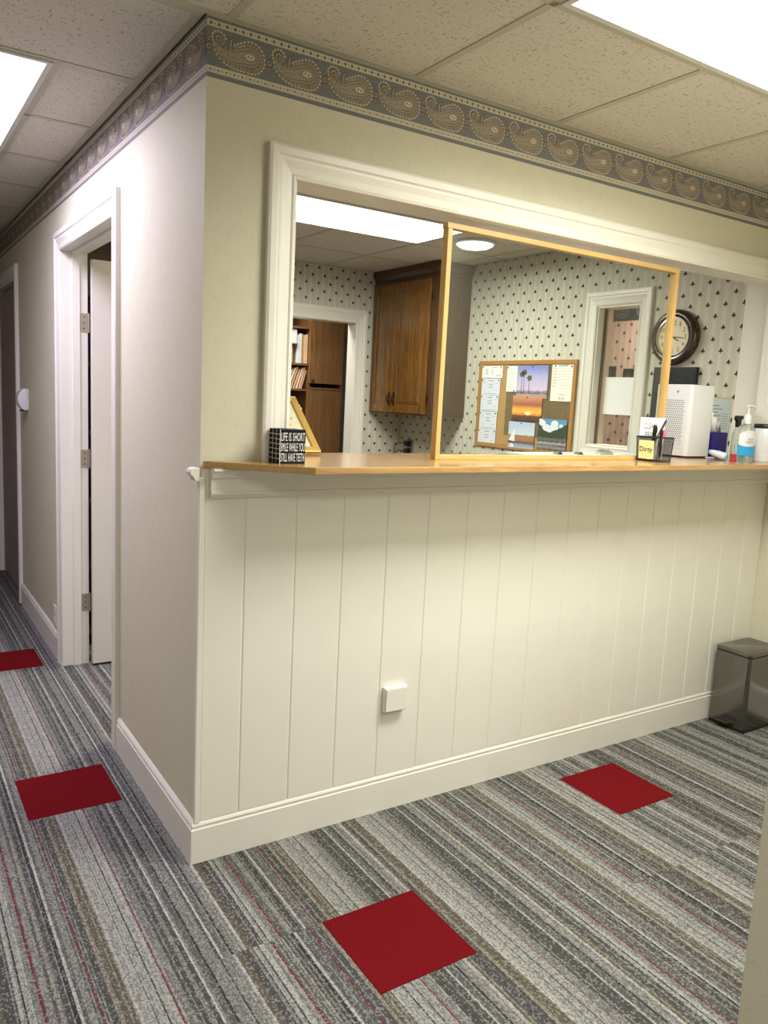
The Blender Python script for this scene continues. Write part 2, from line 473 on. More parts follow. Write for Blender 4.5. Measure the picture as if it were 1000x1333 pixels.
# walls -------------------------------------------------------------
OPX, OPZ = 0.268, 2.068      # window opening left edge and head
wf = MB()
wf.box(0, OPX, 0, T, 1.228, H); wf.box(OPX, XRW, 0, T, OPZ + .012, H); wf.box(0, XRW, 0, T, 0, 1.228)
wall_front = struct(make('wall_front', wf, 'paper', origin=(1.4, 0.06, 0)), 'cream dotted wallpaper wall with the reception window', 'wall')
DA, DB, DZ = 0.968, 1.965, 2.075     # hall door opening
FA, FB = 3.40, 4.34                  # far hall doorway
wl = MB()
wl.box(0, T, T, DA - .018, 0, H); wl.box(0, T, DA - .018, DB + .018, DZ + .018, H); wl.box(0, T, DB + .018, FA - .018, 0, H)
wl.box(0, T, FA - .018, FB + .018, DZ + .018, H); wl.box(0, T, FB + .018, YH, 0, H)
wall_left = struct(make('wall_left', wl, 'paper', origin=(0.06, 3.0, 0)), 'pale wallpapered hall wall with two doorways', 'wall')
struct(box('wall_right', (XRW, XO, -1.29, 0.0, 0, H), 'paper'), 'pale lobby side wall behind the steel bin', 'wall')
wr = MB().box(XRW, XO, 0.0, 0.10, 0, H)
struct(make('trim_jamb', wr, 'trim'), 'cream painted right jamb of the reception window', 'trim').name = 'trim_1'
NW = px(961, 1325, 2, 0.0)
NX, NY = CAM.x + (NW.x - CAM.x) * 0.965, CAM.y + (NW.y - CAM.y) * 0.965
struct(box('wall_near', (NX, XRW, NY - .12, NY, 0, H), 'paper'), 'tan wallpapered wall end at the lower right edge', 'wall')
struct(box('wall_hall', (XL - .1, XL, YB_, YH, 0, H), 'paper'), 'wallpapered wall opposite the hall doors', 'wall')
struct(box('wall_back', (XL, XO, YB_ - .1, YB_, 0, H), 'paper'), 'wallpapered wall behind the camera', 'wall')
struct(box('wall_lobby', (XRW, XO, YB_, NY, 0, H), 'paper'), 'lobby wall behind the near wall end', 'wall')
struct(box('wall_end', (XL, 0.0, YH, YH + .1, 0, H), 'paper'), 'wall closing the dark far end of hall', 'wall')
# office
BX0, BX1, BZ = 1.55, 2.484, 2.03     # back doorway
wb = MB(); wb.box(T, BX0 - .015, YO, YO + T, 0, H); wb.box(BX0 - .015, BX1 + .015, YO, YO + T, BZ + .015, H); wb.box(BX1 + .015, XO + T, YO, YO + T, 0, H)
wall_ob = struct(make('wall_office_back', wb, 'office', origin=(1.5, YO + .06, 0)), 'office back wall in fleur-de-lis wallpaper', 'wall')
WA, WB, WZ0, WZ1 = 0.951, 1.279, 1.225, 2.068   # small office window
wo = MB(); wo.box(XO, XO + T, 0.10, WA, 0, H); wo.box(XO, XO + T, WB, YO, 0, H); wo.box(XO, XO + T, WA, WB, 0, WZ0); wo.box(XO, XO + T, WA, WB, WZ1, H)
wall_or = struct(make('wall_office_right', wo, 'office', origin=(XO + .06, 1.7, 0)), 'office side wall in fleur-de-lis wallpaper with bulletin board', 'wall')
struct(box('trim_stile', (XO - .012, XO, 0.10, 0.29, 0, H), 'trim'), 'cream board where the office wallpaper ends', 'trim').name = 'trim_2'
# room behind the small office window
struct(box('wall_pink', (4.0, 4.1, 0.2, 3.4, 0, 2.9), 'pink'), 'pink fleur-de-lis wall seen through small window', 'wall')
struct(box('wall_pink_front', (XO + T, 4.0, 0.10, 0.2, 0, 2.9), 'plain'), 'front wall of the pink room', 'wall')
struct(box('wall_pink_back', (XO + T, 4.0, 3.4, 3.5, 0, 2.9), 'plain'), 'rear wall of the pink room', 'wall')
# file room behind the back doorway
struct(box('wall_file_left', (1.0, 1.1, YO + T, 5.0, 0, H), 'plain'), 'left wall of file room', 'wall')
struct(box('wall_file_right', (3.2, 3.3, YO + T, 5.0, 0, H), 'plain'), 'right wall of file room', 'wall')
struct(box('wall_file_back', (1.0, 3.3, 5.0, 5.1, 0, H), 'plain'), 'rear wall of file room', 'wall')

# ceiling -----------------------------------------------------------
ceiling = struct(box('ceiling', (XL - .2, 4.3, YB_ - .2, YH + .2, H + .06, H + .12), 'grid'), 'suspended ceiling of fissured tiles in a metal grid', 'ceiling')
LIGHTS = [(0.67, 1.89, -1.22, -0.61), (-0.87, -0.26, 0.61, 1.83), (0.97, 2.19, 1.53, 2.14), (1.6, 2.2, 3.60, 4.0), (3.3, 3.9, 1.1, 1.7), (-.55, .67, -3.05, -2.44)]
BW = 0.012
def hits_light(x0, x1, y0, y1):
    return any(min(x1, l[1]) - max(x0, l[0]) > 0.05 and min(y1, l[3]) - max(y0, l[2]) > 0.05 for l in LIGHTS)
def edge_of_light(x, y):
    return not any(l[0] + .05 < x < l[1] - .05 and l[2] + .05 < y < l[3] - .05 for l in LIGHTS)
def grid(xs, ys, barsx=True, barsy=True, z=H):
    for a in range(len(xs) - 1):
        for b in range(len(ys) - 1):
            if not hits_light(xs[a], xs[a + 1], ys[b], ys[b + 1]):
                piece('ceiling_tile', (xs[a] + .004, xs[a + 1] - .004, ys[b] + .004, ys[b + 1] - .004, z + .003, z + .02), 'tile', ceiling)
    for b, y in enumerate(ys):
        for a in range(len(xs) - 1):
            if hits_light(xs[a], xs[a + 1], y - .06, y + .06) and not edge_of_light((xs[a] + xs[a + 1]) / 2, y): continue
            piece('grid_bar', (xs[a] + BW, xs[a + 1] - BW, y - BW, y + BW, z, z + .003), 'grid', ceiling)
    for x in xs: 
        for b in range(len(ys) - 1):
            if hits_light(x - .06, x + .06, ys[b], ys[b + 1]) and not edge_of_light(x, (ys[b] + ys[b + 1]) / 2): continue
            piece('grid_bar', (x - BW, x + BW, ys[b] - BW, ys[b + 1] + BW, z, z + .003), 'grid', ceiling)
# lobby
grid([-1.45, -1.16, -.55, .06, .67, 1.28, 1.89, 2.50, 2.828], [-3.6, -3.05, -2.44, -1.83, -1.22, -.61, -.012])
# hall: first row of a long tile, then the light row
grid([-1.44, -.87, -.018], [.012, .61])
grid([-1.44, -.87, -.26, -.018], [.634, 1.22, 1.83, 2.44, 3.05, 3.66, 4.27, 4.88, 5.49, 6.0])
# office
grid([.13, .36, .97, 1.58, 2.19, 2.80, 2.95], [.13, .31, .92, 1.53, 2.14, 2.77, 3.37])
grid([1.1, 1.6, 2.2, 2.8, 3.2], [3.5, 3.60, 4.0, 4.6, 5.0])
grid([3.08, 3.3, 3.9, 4.0], [.2, .5, 1.1, 1.7, 2.3, 2.9, 3.4])

def troffer(b, L, c, label, nm):
    x0, x1, y0, y1 = b
    t = thing('ceiling_light', ((x0 + x1) / 2, (y0 + y1) / 2, H - .004), label, 'ceiling light', 'ceiling lights')
    w = 0.03; z0, z1 = H - .004, H + .02
    for q in ((x0 + .012, x1 - .012, y0 + .012, y0 + w), (x0 + .012, x1 - .012, y1 - w, y1 - .012), (x0 + .012, x0 + w, y0 + w, y1 - w), (x1 - w, x1 - .012, y0 + w, y1 - w)):
        box('light_frame', (*q, z0, z1), 'lightframe', t)
    o = box('lens', (x0 + w, x1 - w, y0 + w, y1 - w, H + .002, H + .012), mat_emit('lens_glow_' + nm, c, 3.0), t)
    la = bpy.data.lights.new('lamp_' + nm, 'AREA'); la.shape = 'RECTANGLE'; la.size = x1 - x0 - 2 * w; la.size_y = y1 - y0 - 2 * w
    la.energy = L * math.pi * la.size * la.size_y; la.color = c; la.spread = math.radians(SPREAD.get(nm, 150.0))
    lo = bpy.data.objects.new('lamp', la); col.objects.link(lo); lo.parent = t; lo.location = (0, 0, .003)
    return t
troffer(LIGHTS[0], LOBBY_L, LOBBY_C, 'long fluorescent ceiling light over the reception window wall', 'lobby')
troffer(LIGHTS[1], HALL_L, HALL_C, 'fluorescent ceiling light in the hall at upper left', 'hall')
troffer(LIGHTS[2], OFFICE_L, OFFICE_C, 'fluorescent ceiling light inside the office behind the window', 'office')
troffer(LIGHTS[3], BACK_FILL_L, OFFICE_C, 'unseen added light on the file room ceiling behind office', 'file')  # unseen lamp added to brighten the shelves through the back doorway
troffer(LIGHTS[4], BACK_FILL_L * 0.9, OFFICE_C, 'unseen added light on the pink room ceiling', 'pink')  # lamp added out of view so the pink wall is lit
troffer(LIGHTS[5], LOBBY_FILL_L, LOBBY_C, 'unseen added fill light on the lobby ceiling behind the camera', 'lobby_rear_fill')  # added fill lamp, lifts the shadow on the panelled front
# added glowing dome by the office fixture, for a pale shape in the glass
t = thing('glow_dome', (2.41, 1.83, H), 'added glowing white dome on the office ceiling', 'ceiling light')
make('base_ring', MB().lathe([(0.13, 0.0), (0.13, -0.012), (0.115, -0.014)], (2.41, 1.83, H), 2, 32), 'lightframe', t, smooth=True)
make('dome', MB().lathe([(0.118, -0.012), (0.112, -0.022), (0.09, -0.034), (0.05, -0.042), (0.004, -0.044)], (2.41, 1.83, H), 2, 32), mat_emit('dome_glow', (0.9, 0.97, 1.0), 1.6), t, smooth=True)

# ------------------------------------------------------------------ wall panelling under the counter
edges = [0.012, 0.1402] + [0.1402 + 0.1704 * i for i in range(1, 16)] + [XRW]
for a, b in zip(edges[:-1], edges[1:]):
    g = 0.0028
    mb = MB().prism([(a + g - .0022, 0.0), (b - g + .0022, 0.0), (b - g + .0022, 0.0055), (b - g - .0015, 0.008), (a + g + .0015, 0.008), (a + g - .0022, 0.0055)],
                    lambda p, q, d: (p, -q, d), 0.134, 1.226)
    make('panel_board', mb, 'panel', wall_front)
make('groove_backing', MB().box(0.004, XRW, -0.0050, 0, 0.13, 1.226), 'panel', wall_front)
make('corner_bead', MB().box(-0.004, 0.013, -0.011, 0.004, 0.13, 1.20), 'trim', wall_front, 0.002)

# baseboards
baseboard('baseboard_front', F_front(), 0, XRW, 'cream baseboard below the panelled reception front', 1, 0)
def F_left(a, b, d): return (-d, a, b)
baseboard('baseboard_hall', F_left, 0, DA - .088, 'cream baseboard on the hall wall before the open door', 1, 0)
baseboard('baseboard_left', F_left, DB + .088, FA - .088, 'cream baseboard between the two hall doorways', 0, 0)
baseboard('baseboard_right', F_xneg(XRW), -1.29, -.014, 'cream baseboard behind the steel bin')

# ------------------------------------------------------------------ printed wallpaper border
def paisley(mb, fn, u0):
    D = [0.0006, 0.0009, 0.0012, 0.0015, 0.0018, 0.0021]
    def poly(pts, d, mi): mb.add([fn(u0 + a, b, d) for a, b in pts], [list(range(len(pts)))], mi)
    def ell(cx, cy, rx, ry, d, mi, n=14, rot=0.0):
        c, s = math.cos(rot), math.sin(rot)
        poly([(cx + rx * math.cos(t) * c - ry * math.sin(t) * s, cy + rx * math.cos(t) * s + ry * math.sin(t) * c) for t in [2 * math.pi * k / n for k in range(n)]], d, mi)
    vc = 2.362
    # spine from the tail curl (upper left) along the bowl to the fat head (right)
    sp = [(-.070, vc + .020, .006), (-.064, vc + .006, .011), (-.052, vc - .005, .017), (-.035, vc - .011, .023), (-.015, vc - .011, .029), (.007, vc - .006, .035), (.025, vc - .002, .0395), (.035, vc + .000, .0405)]
    def sweep(k, d, mi, cut=0):
        L, R = [], []
        pts = sp[cut:]
        for i, (a, b, r) in enumerate(pts):
            p, q = pts[max(i - 1, 0)], pts[min(i + 1, len(pts) - 1)]
            tx, ty = q[0] - p[0], q[1] - p[1]; l = math.hypot(tx, ty); nx, ny = -ty / l, tx / l
            L.append((a + nx * r * k, b + ny * r * k)); R.append((a - nx * r * k, b - ny * r * k))
        for i in range(len(pts) - 1): poly([L[i], R[i], R[i + 1], L[i + 1]], d, mi)
        a, b, r = pts[-1]
        ell(a, b, r * k, r * k, d + .00005, mi, 20)
        return L, R
    L, R = sweep(1.0, D[0], 3)
    out = R + [(sp[-1][0] + sp[-1][2] * math.cos(t), sp[-1][1] + sp[-1][2] * math.sin(t)) for t in [(-1.3 + 0.32 * k) for k in range(10)]] + L[::-1][:4]
    acc = 0; last = None                       # scalloped beads along the outline
    dense = []
    for p, q in zip(out[:-1], out[1:]):
        for k in range(8): dense.append((p[0] + (q[0] - p[0]) * k / 8, p[1] + (q[1] - p[1]) * k / 8))
    for p in dense:
        if last is None or math.hypot(p[0] - last[0], p[1] - last[1]) > 0.0098:
            ell(p[0], p[1], .0036, .0030, D[1], 1, 8); last = p
    Z6 = [0.0012 + 0.0002 * q for q in range(9)]
    sweep(0.94, Z6[0], 2); sweep(0.89, Z6[1], 3); sweep(0.68, Z6[2], 2, 1); sweep(0.63, Z6[3], 3, 1); sweep(0.47, Z6[4], 2, 2); sweep(0.42, Z6[4] + .0001, 3, 2)
    hx, hy, hr = sp[-1]
    for k in range(15):                        # dark blocks round the head ring
        t = -2.0 + 0.29 * k
        ell(hx + hr * .785 * math.cos(t), hy + hr * .785 * math.sin(t), .0031, .0020, Z6[5], 2, 6, t)
        ell(hx + hr * .56 * math.cos(t), hy + hr * .56 * math.sin(t), .0014, .0014, Z6[5], 2, 6)
    for i in range(1, len(sp) - 1):            # and along both sides of the tail
        p, q = sp[i - 1], sp[i + 1]; tx, ty = q[0] - p[0], q[1] - p[1]; l = math.hypot(tx, ty); nx, ny = -ty / l, tx / l
        for half in (0.0, 0.5):
            w = [sp[i][m_] + (sp[i + 1][m_] - sp[i][m_]) * half for m_ in range(3)]
            for sg in ((-1, 1) if i < 5 else (-1,)):
                ell(w[0] + sg * nx * w[2] * .785, w[1] + sg * ny * w[2] * .785, .0026, .0018, Z6[5], 2, 6, math.atan2(ny, nx))
    for i, (a, b, r) in enumerate(sp[1:6]):
        ell(a, b, .0022, .0022, Z6[5], 2, 6); ell(a + .009, b + .0005, .0014, .0014, Z6[5], 2, 6)
    e = Z6[6]
    ell(.030, vc + .000, .0195, .0130, e, 3); ell(.030, vc, .0175, .0112, e + .0002, 2); ell(.030, vc, .0155, .0092, e + .0004, 1)
    ell(.025, vc + .001, .0022, .0032, e + .0006, 2, 8); ell(.035, vc - .001, .0022, .0032, e + .0006, 2, 8)
    # curl and horn at the tail, clasp between motifs
    ell(-.060, vc + .026, .0185, .0170, D[3], 3); ell(-.060, vc + .026, .0150, .0135, D[4], 2); ell(-.059, vc + .025, .0115, .0100, D[5], 3); ell(-.058, vc + .023, .0070, .0060, e, 2, 10); ell(-.057, vc + .022, .0040, .0034, e + .0003, 3, 8)
    for t in range(7): ell(-.060 + .0195 * math.cos(.2 + t * .5), vc + .026 + .018 * math.sin(.2 + t * .5), .0030, .0026, e, 1, 8)
    poly([(-.034, vc + .012), (-.020, vc + .012), (-.020, vc + .028), (-.013, vc + .042), (-.030, vc + .032)], D[4], 2); poly([(-.031, vc + .013), (-.023, vc + .013), (-.023, vc + .028), (-.017, vc + .037), (-.028, vc + .030)], D[5], 3)
    for cy_, r_ in ((.000, .0105), (.019, .0065), (-.017, .0060)):
        ell(-.0875, vc + cy_, r_, r_ * 1.15, D[2], 2, 10); ell(-.0875, vc + cy_, r_ * .68, r_ * .78, D[3], 3, 10); ell(-.0875, vc + cy_, r_ * .3, r_ * .35, D[4], 2, 8)

def border(parent, fn, a0, a1, start, step=0.1765):
    mb = MB()
    def band(b0, b1, mi, d): mb.add([fn(a0, b0, d), fn(a1, b0, d), fn(a1, b1, d), fn(a0, b1, d)], [(0, 1, 2, 3)], mi)
    band(2.286, 2.4385, 0, 0.0004); band(2.298, 2.3155, 1, 0.0007); band(2.4135, 2.4305, 1, 0.0007)
    u = a0 + .01
    while u < a1 - .01:
        for s, r in ((0, .0052), (.0115, .002)):
            mb.add([fn(u + s - r, 2.422, .001), fn(u + s, 2.422 - r, .001), fn(u + s + r, 2.422, .001), fn(u + s, 2.422 + r, .001)], [(0, 1, 2, 3)], 2)
        for s, r in ((0, .0042), (.0115, .0018)):
            mb.add([fn(u + s - r, 2.3065, .001), fn(u + s, 2.3065 - .0026, .001), fn(u + s + r, 2.3065, .001), fn(u + s, 2.3065 + .0026, .001)], [(0, 1, 2, 3)], 2)
        u += .023
    u = start
    while u < a1 - .075:
        if u > a0 + .09: paisley(mb, fn, u)
        u += step
    return make('wallpaper_border', mb, ['b_grey', 'b_cream', 'b_brown', 'b_tan'], parent)
border(wall_front, F_front(), 0.0, XRW, 0.0925)
border(wall_left, F_left, 0.0, YH, 0.10)
# the first motif meets the corner: its clasp and curl are cut by the edge in the photograph too

# ------------------------------------------------------------------ fleur-de-lis prints
def fleurs(parent, fn, a_lo, a_hi, b_lo, b_hi, a_ref, b_ref, sa, sb, skip, size=1.0):
    mb = MB(); d = 0.0006
    def poly(pts, a, b): mb.add([fn(a + p * size, b + q * size, d) for p, q in pts], [list(range(len(pts)))])
    mid = [(0, .0185), (.0062, .007), (.0022, -.003), (-.0022, -.003), (-.0062, .007)]
    rt = [(.0012, -.0042), (.0035, .0012), (.0078, .0050), (.0132, .0020), (.0125, -.0062), (.0092, -.0015), (.005, -.0048)]
    lf = [(-p, q) for p, q in rt][::-1]
    ft = [(-.0045, -.0052), (-.0018, -.0044), (.0018, -.0044), (.0045, -.0052), (.0015, -.0078), (.0028, -.0125), (-.0028, -.0125), (-.0015, -.0078)]
    j0 = math.ceil((b_lo - b_ref) / sb); j1 = math.floor((b_hi - b_ref) / sb)
    for j in range(j0, j1 + 1):
        b = b_ref + j * sb; ar = a_ref + (sa / 2 if j % 2 else 0)
        i0 = math.ceil((a_lo + .012 - ar) / sa); i1 = math.floor((a_hi - .012 - ar) / sa)
        for i in range(i0, i1 + 1):
            a = ar + i * sa
            if skip(a, b): continue
            for s in (mid, rt, lf, ft): poly(s, a, b)
    return tag(make('fleur_print', mb, 'fleur', parent), kind='stuff')
fleurs(wall_or, F_xneg(XO), 0.29, YO, 0.95, H, 0.515, 2.141, 0.1065, 0.0597, lambda a, b: (WA - .1 < a < WB + .1 and b < 2.18))
fleurs(wall_ob, F_front(YO), T, XO, 0.95, H, 2.031, 2.417, 0.105, 0.0585, lambda a, b: (BX0 - .11 < a < BX1 + .115 and b < 2.145))

# ================================================================== RECEPTION WINDOW
t = thing('trim_window', (OPX, 0, ZC), 'cream moulded casing round the reception window opening', 'trim', kind='structure'); t.name = 'trim_3'; ORG[t.name] = Vector((OPX, 0, ZC))
casing(t, F_front(), OPX + .004, XRW, ZC, OPZ, 'LT')
box('jamb', (OPX, OPX + .012, 0.0, T, ZC, OPZ), 'trim', t)
box('jamb_head', (OPX, XRW, 0.0, T, OPZ, OPZ + .012), 'trim', t)
# countertop
ct = thing('countertop', (1.4, 0, 1.14), 'honey wood reception counter with angled left end', 'countertop')
outl = [(0.004, -0.0105), (0.012, -0.0150), (0.262, -0.215), (XRW - .001, -0.215), (XRW - .001, 0.30), (OPX + .013, 0.30), (OPX + .013, 0.0), (0.20, 0.0), (0.20, -0.0105)]
make('counter_slab', MB().prism(outl, lambda a, b, d: (a, b, d), ZC - .020, ZC), 'counter', ct, 0.0015)
AP = [(0.0, 1.140), (0.010, 1.140), (0.014, 1.146), (0.020, 1.152), (0.020, 1.158), (0.017, 1.160), (0.017, 1.196), (0.024, 1.200), (0.030, 1.212), (0.038, 1.222), (0.038, 1.228), (0.0, 1.228)]
v = [(0.026, -0.0082 - d, b) for d, b in AP] + [(XRW - .001, -0.0082 - d, b) for d, b in AP]; n = len(AP)
tag(make('apron_moulding', MB().add(v, [(i, (i + 1) % n, n + (i + 1) % n, n + i) for i in range(n)] + [list(range(n))[::-1], list(range(n, 2 * n))]), 'trim', ct), 'cream moulding under the counter')
rail = [(0.0, 1.188), (0.012, 1.190), (0.016, 1.198), (0.020, 1.204), (0.026, 1.208), (0.028, 1.216), (0.024, 1.224), (0.014, 1.228), (0.0, 1.228)]
n = len(rail); v = [(-0.0042 - d, -0.010, b) for d, b in rail] + [(-0.0042 - d, 0.030, b) for d, b in rail]
make('moulding_return', MB().add(v, [(i, (i + 1) % n, n + (i + 1) % n, n + i) for i in range(n)] + [list(range(n))[::-1], list(range(n, 2 * n))]), 'trim', ct, 0.0015)

# framed fixed glass panel
FY0, FY1 = 0.024, 0.054
w1 = thing('window_1', (1.44, 0.04, ZC), 'fixed glass panel in a slim honey pine frame on the counter', 'window', kind='structure')
xa, xb = px(566.5, 596, 1, FY0).x, px(885.5, 352, 1, FY0).x
zt = 2.046
box('post', (xa, xa + .019, FY0, FY1, ZC, zt - .018), 'frame_z', w1, 0.0012)
box('post', (xb - .021, xb, FY0, FY1, ZC, zt - .018), 'frame_z', w1, 0.0012)
box('top_rail', (xa - .003, xb + .002, FY0, FY1, zt - .018, zt), 'frame_x', w1, 0.0012)
box('bottom_rail', (xa + .019, xb - .021, FY0, FY1, ZC, ZC + .017), 'frame_x', w1, 0.0012)
box('pane', (xa + .019, xb - .021, 0.037, 0.041, ZC + .017, zt - .018), 'glass', w1)

# ================================================================== HALL DOORS
t = thing('trim_4', (0, (DA + DB) / 2, 0), 'cream moulded casing and jambs of the open hall door', 'trim', kind='structure')
casing(t, F_left, DA, DB, 0, DZ, 'LTR')
for y0, y1 in ((DA - .018, DA), (DB, DB + .018)): box('jamb', (0.0, T, y0, y1, 0, DZ), 'trim', t)
box('jamb_head', (0.0, T, DA - .018, DB + .018, DZ, DZ + .018), 'trim', t)
for y0, y1 in ((DA, DA + .011), (DB - .011, DB)): box('door_stop', (0.045, 0.082, y0, y1, 0, DZ - .011), 'trim', t, 0.002)
box('door_stop', (0.045, 0.082, DA, DB, DZ - .011, DZ), 'trim', t, 0.002)
# door, swung 90 degrees into the office
d1 = thing('door_1', (0.13, DB - .05, 0.008), 'pale painted hall door standing open into the room', 'door', kind='structure')
make('door_slab', MB().box(0.128, 1.04, DB - .060, DB - .024, 0.012, 2.045), 'door', d1, 0.002)
make('door_knob', MB().lathe([(0.026, 0), (0.026, .006), (0.010, .012), (0.010, .03), (0.024, .04), (0.027, .055), (0.018, .066)], (0.975, DB - .060 - .066, 0.95), 1, 20), 'brass', d1, smooth=True)
for z in (1.745, 1.075, 0.33):
    mb = MB().prism([(0.0, 0), (0.034, 0), (0.034, 0.09), (0.0, 0.09), (-.006, .084), (-.006, .006)], lambda a, b, d: (T - .034 + a, DB - .0005 - d, z + b - .045), 0, 0.0025)
    mb.tube([(T + .004, DB - .006, z - .047), (T + .004, DB - .006, z + .047)], 0.0055, 10)
    hg = tag(make('hinge', mb, 'hinge', d1), 'worn metal hinge')
    for q in (-.028, .0, .028):
        make('screw', MB().lathe([(0.0035, 0), (0.0035, -.0012), (.001, -.0016)], (T - .018, DB - .003, z + q), 1, 8), 'brass', hg)

t = thing('trim_5', (0, (FA + FB) / 2, 0), 'casing and jambs of the far dark hall doorway', 'trim', kind='structure')
casing(t, F_left, FA, FB, 0, DZ, 'LTR')
for y0, y1 in ((FA - .018, FA), (FB, FB + .018)): box('jamb', (0.0, T, y0, y1, 0, DZ), 'trim', t)
box('jamb_head', (0.0, T, FA - .018, FB + .018, DZ, DZ + .018), 'trim', t)
MT['door2'] = flat('mauve_brown_door', (0.34, 0.275, 0.255), 0.5)
d2 = thing('door_2', (0.05, FB - .05, 0), 'brownish door edge standing in the far hall doorway', 'door', kind='structure')
make('door_slab', MB().box(0.020, 0.060, FA + .10, FB - .005, 0.015, 2.05), 'door2', d2, 0.002)
make('latch_plate', MB().box(0.030, 0.050, FA + .098, FA + .1005, 0.96, 1.05), 'brass', d2)

# wall bits in the hall: a half-round white holder and an outlet plate
hd = thing('wall_dispenser', (-.002, 3.04, 1.27), 'small white half-round dispenser mounted beside the far doorway', 'dispenser')
make('back_plate', MB().box(-.008, -.0006, 2.975, 3.095, 1.275, 1.40), 'trim', hd, 0.003)
pr = [(0.0, 1.268)] + [(0.050 * math.cos(a), 1.335 + 0.066 * math.sin(a)) for a in [math.radians(-78 + 12 * k) for k in range(14)]] + [(0.0, 1.402)]
make('cover', MB().prism(pr, lambda a, b, d: (-.0082 - a, d, b), 2.99, 3.08), 'white', hd, 0.004, smooth=True)
make('slot', MB().box(-.040, -.014, 3.0, 3.07, 1.2652, 1.272), 'dark', hd)
ho = thing('outlet_plate', (-.001, 2.2, .13), 'ivory outlet plate low on hall wall above the baseboard', 'outlet')
make('plate', MB().box(-.0065, -.0006, 2.165, 2.235, .150, .265), 'trim', ho, 0.002)
for z in (.185, .230): make('receptacle', MB().box(-.009, -.0065, 2.183, 2.217, z - .014, z + .014), 'white', ho, 0.002)
# ivory box on the panelling
p0, p1 = px(496, 893, 1, -.01), px(525, 922, 1, -.01)
jb = thing('outlet_box', ((p0.x + p1.x) / 2, -.01, .37), 'ivory electrical box on the panelling below the counter', 'outlet')
make('box_body', MB().box(.664, .757, -.026, -.0083, .372, .462), 'trim', jb, 0.003)
make('cover_plate', MB().box(.667, .754, -.034, -.026, .375, .459), 'trim', jb, 0.003)

# ================================================================== OFFICE
# back doorway casing
t = thing('trim_6', (2.0, YO, 0), 'cream casing and jambs of the office back doorway', 'trim', kind='structure')
casing(t, F_front(YO), BX0, BX1, 0, BZ, 'LTR', w=0.105)
for x0, x1 in ((BX0 - .015, BX0), (BX1, BX1 + .015)): box('jamb', (x0, x1, YO, YO + T, 0, BZ), 'trim', t)
box('jamb_head', (BX0 - .015, BX1 + .015, YO, YO + T, BZ, BZ + .015), 'trim', t)
# small window to the pink room
w2 = thing('window_2', (XO, (WA + WB) / 2, WZ0), 'small cream cased window looking into the pink room', 'window', kind='structure')
casing(w2, F_xneg(XO), WA, WB, WZ0, WZ1, 'LTRB', w=0.085)
box('jamb', (XO, XO + T, WB - .010, WB, WZ0, WZ1), 'trim', w2); box('jamb', (XO, XO + T, WA, WA + .010, WZ0, WZ1), 'trim', w2)
box('jamb_head', (XO, XO + T, WA + .010, WB - .010, WZ1 - .010, WZ1), 'trim', w2); box('sill', (XO, XO + T, WA + .010, WB - .010, WZ0, WZ0 + .010), 'trim', w2)
MT['track'] = flat('brown_track', (0.12, 0.06, 0.03), 0.5); MT['blush'] = flat('blush_sash', (0.70, 0.52, 0.40), 0.5)
box('track', (XO + .050, XO + .066, WB - .020, WB - .010, WZ0 + .010, WZ1 - .010), 'track', w2)
box('sash_stile', (XO + .066, XO + .105, WB - .032, WB - .010, WZ0 + .010, WZ1 - .010), 'blush', w2)
box('pane', (XO + .082, XO + .086, WA + .010, WB - .032, WZ0 + .010, WZ1 - .010), 'glass', w2)
a, b = px(785, 491, 0, XO + .078), px(822, 541, 0, XO + .078)
tag(box('paper_screen', (XO + .0775, XO + .079, WA + .0105, WB - .033, b.z, a.z), 'sheet', w2), 'white paper blanking part of the pane')
# pink room wall: border and prints, two dark pictures
pw = bpy.data.objects['wall_pink']
zb = px(797, 419, 0, 4.0).z
mbp = MB(); fnp = F_xneg(4.0)
mbp.add([fnp(.3, zb, .0006), fnp(3.4, zb, .0006), fnp(3.4, zb + .16, .0006), fnp(.3, zb + .16, .0006)], [(0, 1, 2, 3)], 0)
for k in range(14):
    u = .4 + k * .2
    for r, mi, d in ((.055, 1, .001), (.045, 0, .0013), (.035, 1, .0016), (.024, 0, .0019), (.012, 1, .0022)):
        mbp.add([fnp(u + r * 1.2 * math.cos(q * .4), zb + .075 + r * math.sin(q * .4), d) for q in range(16)], [list(range(16))], mi)
make('wallpaper_border', mbp, [flat('border_charcoal', (0.045, 0.045, 0.045), 0.7), flat('border_charcoal_line', (0.16, 0.15, 0.14), 0.7)], pw)
fleurs(pw, fnp, .3, 3.3, .9, zb - .01, 1.9, zb - .03, 0.125, 0.062, lambda a, b: False, 1.1)
for (u0, v0, u1, v1, lb) in ((789, 477, 801, 489, 'dark picture on the pink wall, further left in window'), (813.5, 480, 827, 489, 'dark picture on the pink wall, further right in window')):
    a, b = px(u0, v0, 0, 3.99), px(u1, v1, 0, 3.99)
    f = thing('wall_picture', (3.99, (a.y + b.y) / 2, b.z - .25), lb, 'picture')
    box('frame', (3.972, 3.999, b.y, a.y, b.z - .25, a.z), 'dark', f, 0.004)
    box('print', (3.970, 3.9722, b.y + .03, a.y - .03, b.z - .22, a.z - .03), flat('dark_print', (0.05, 0.04, 0.04), 0.3), f)

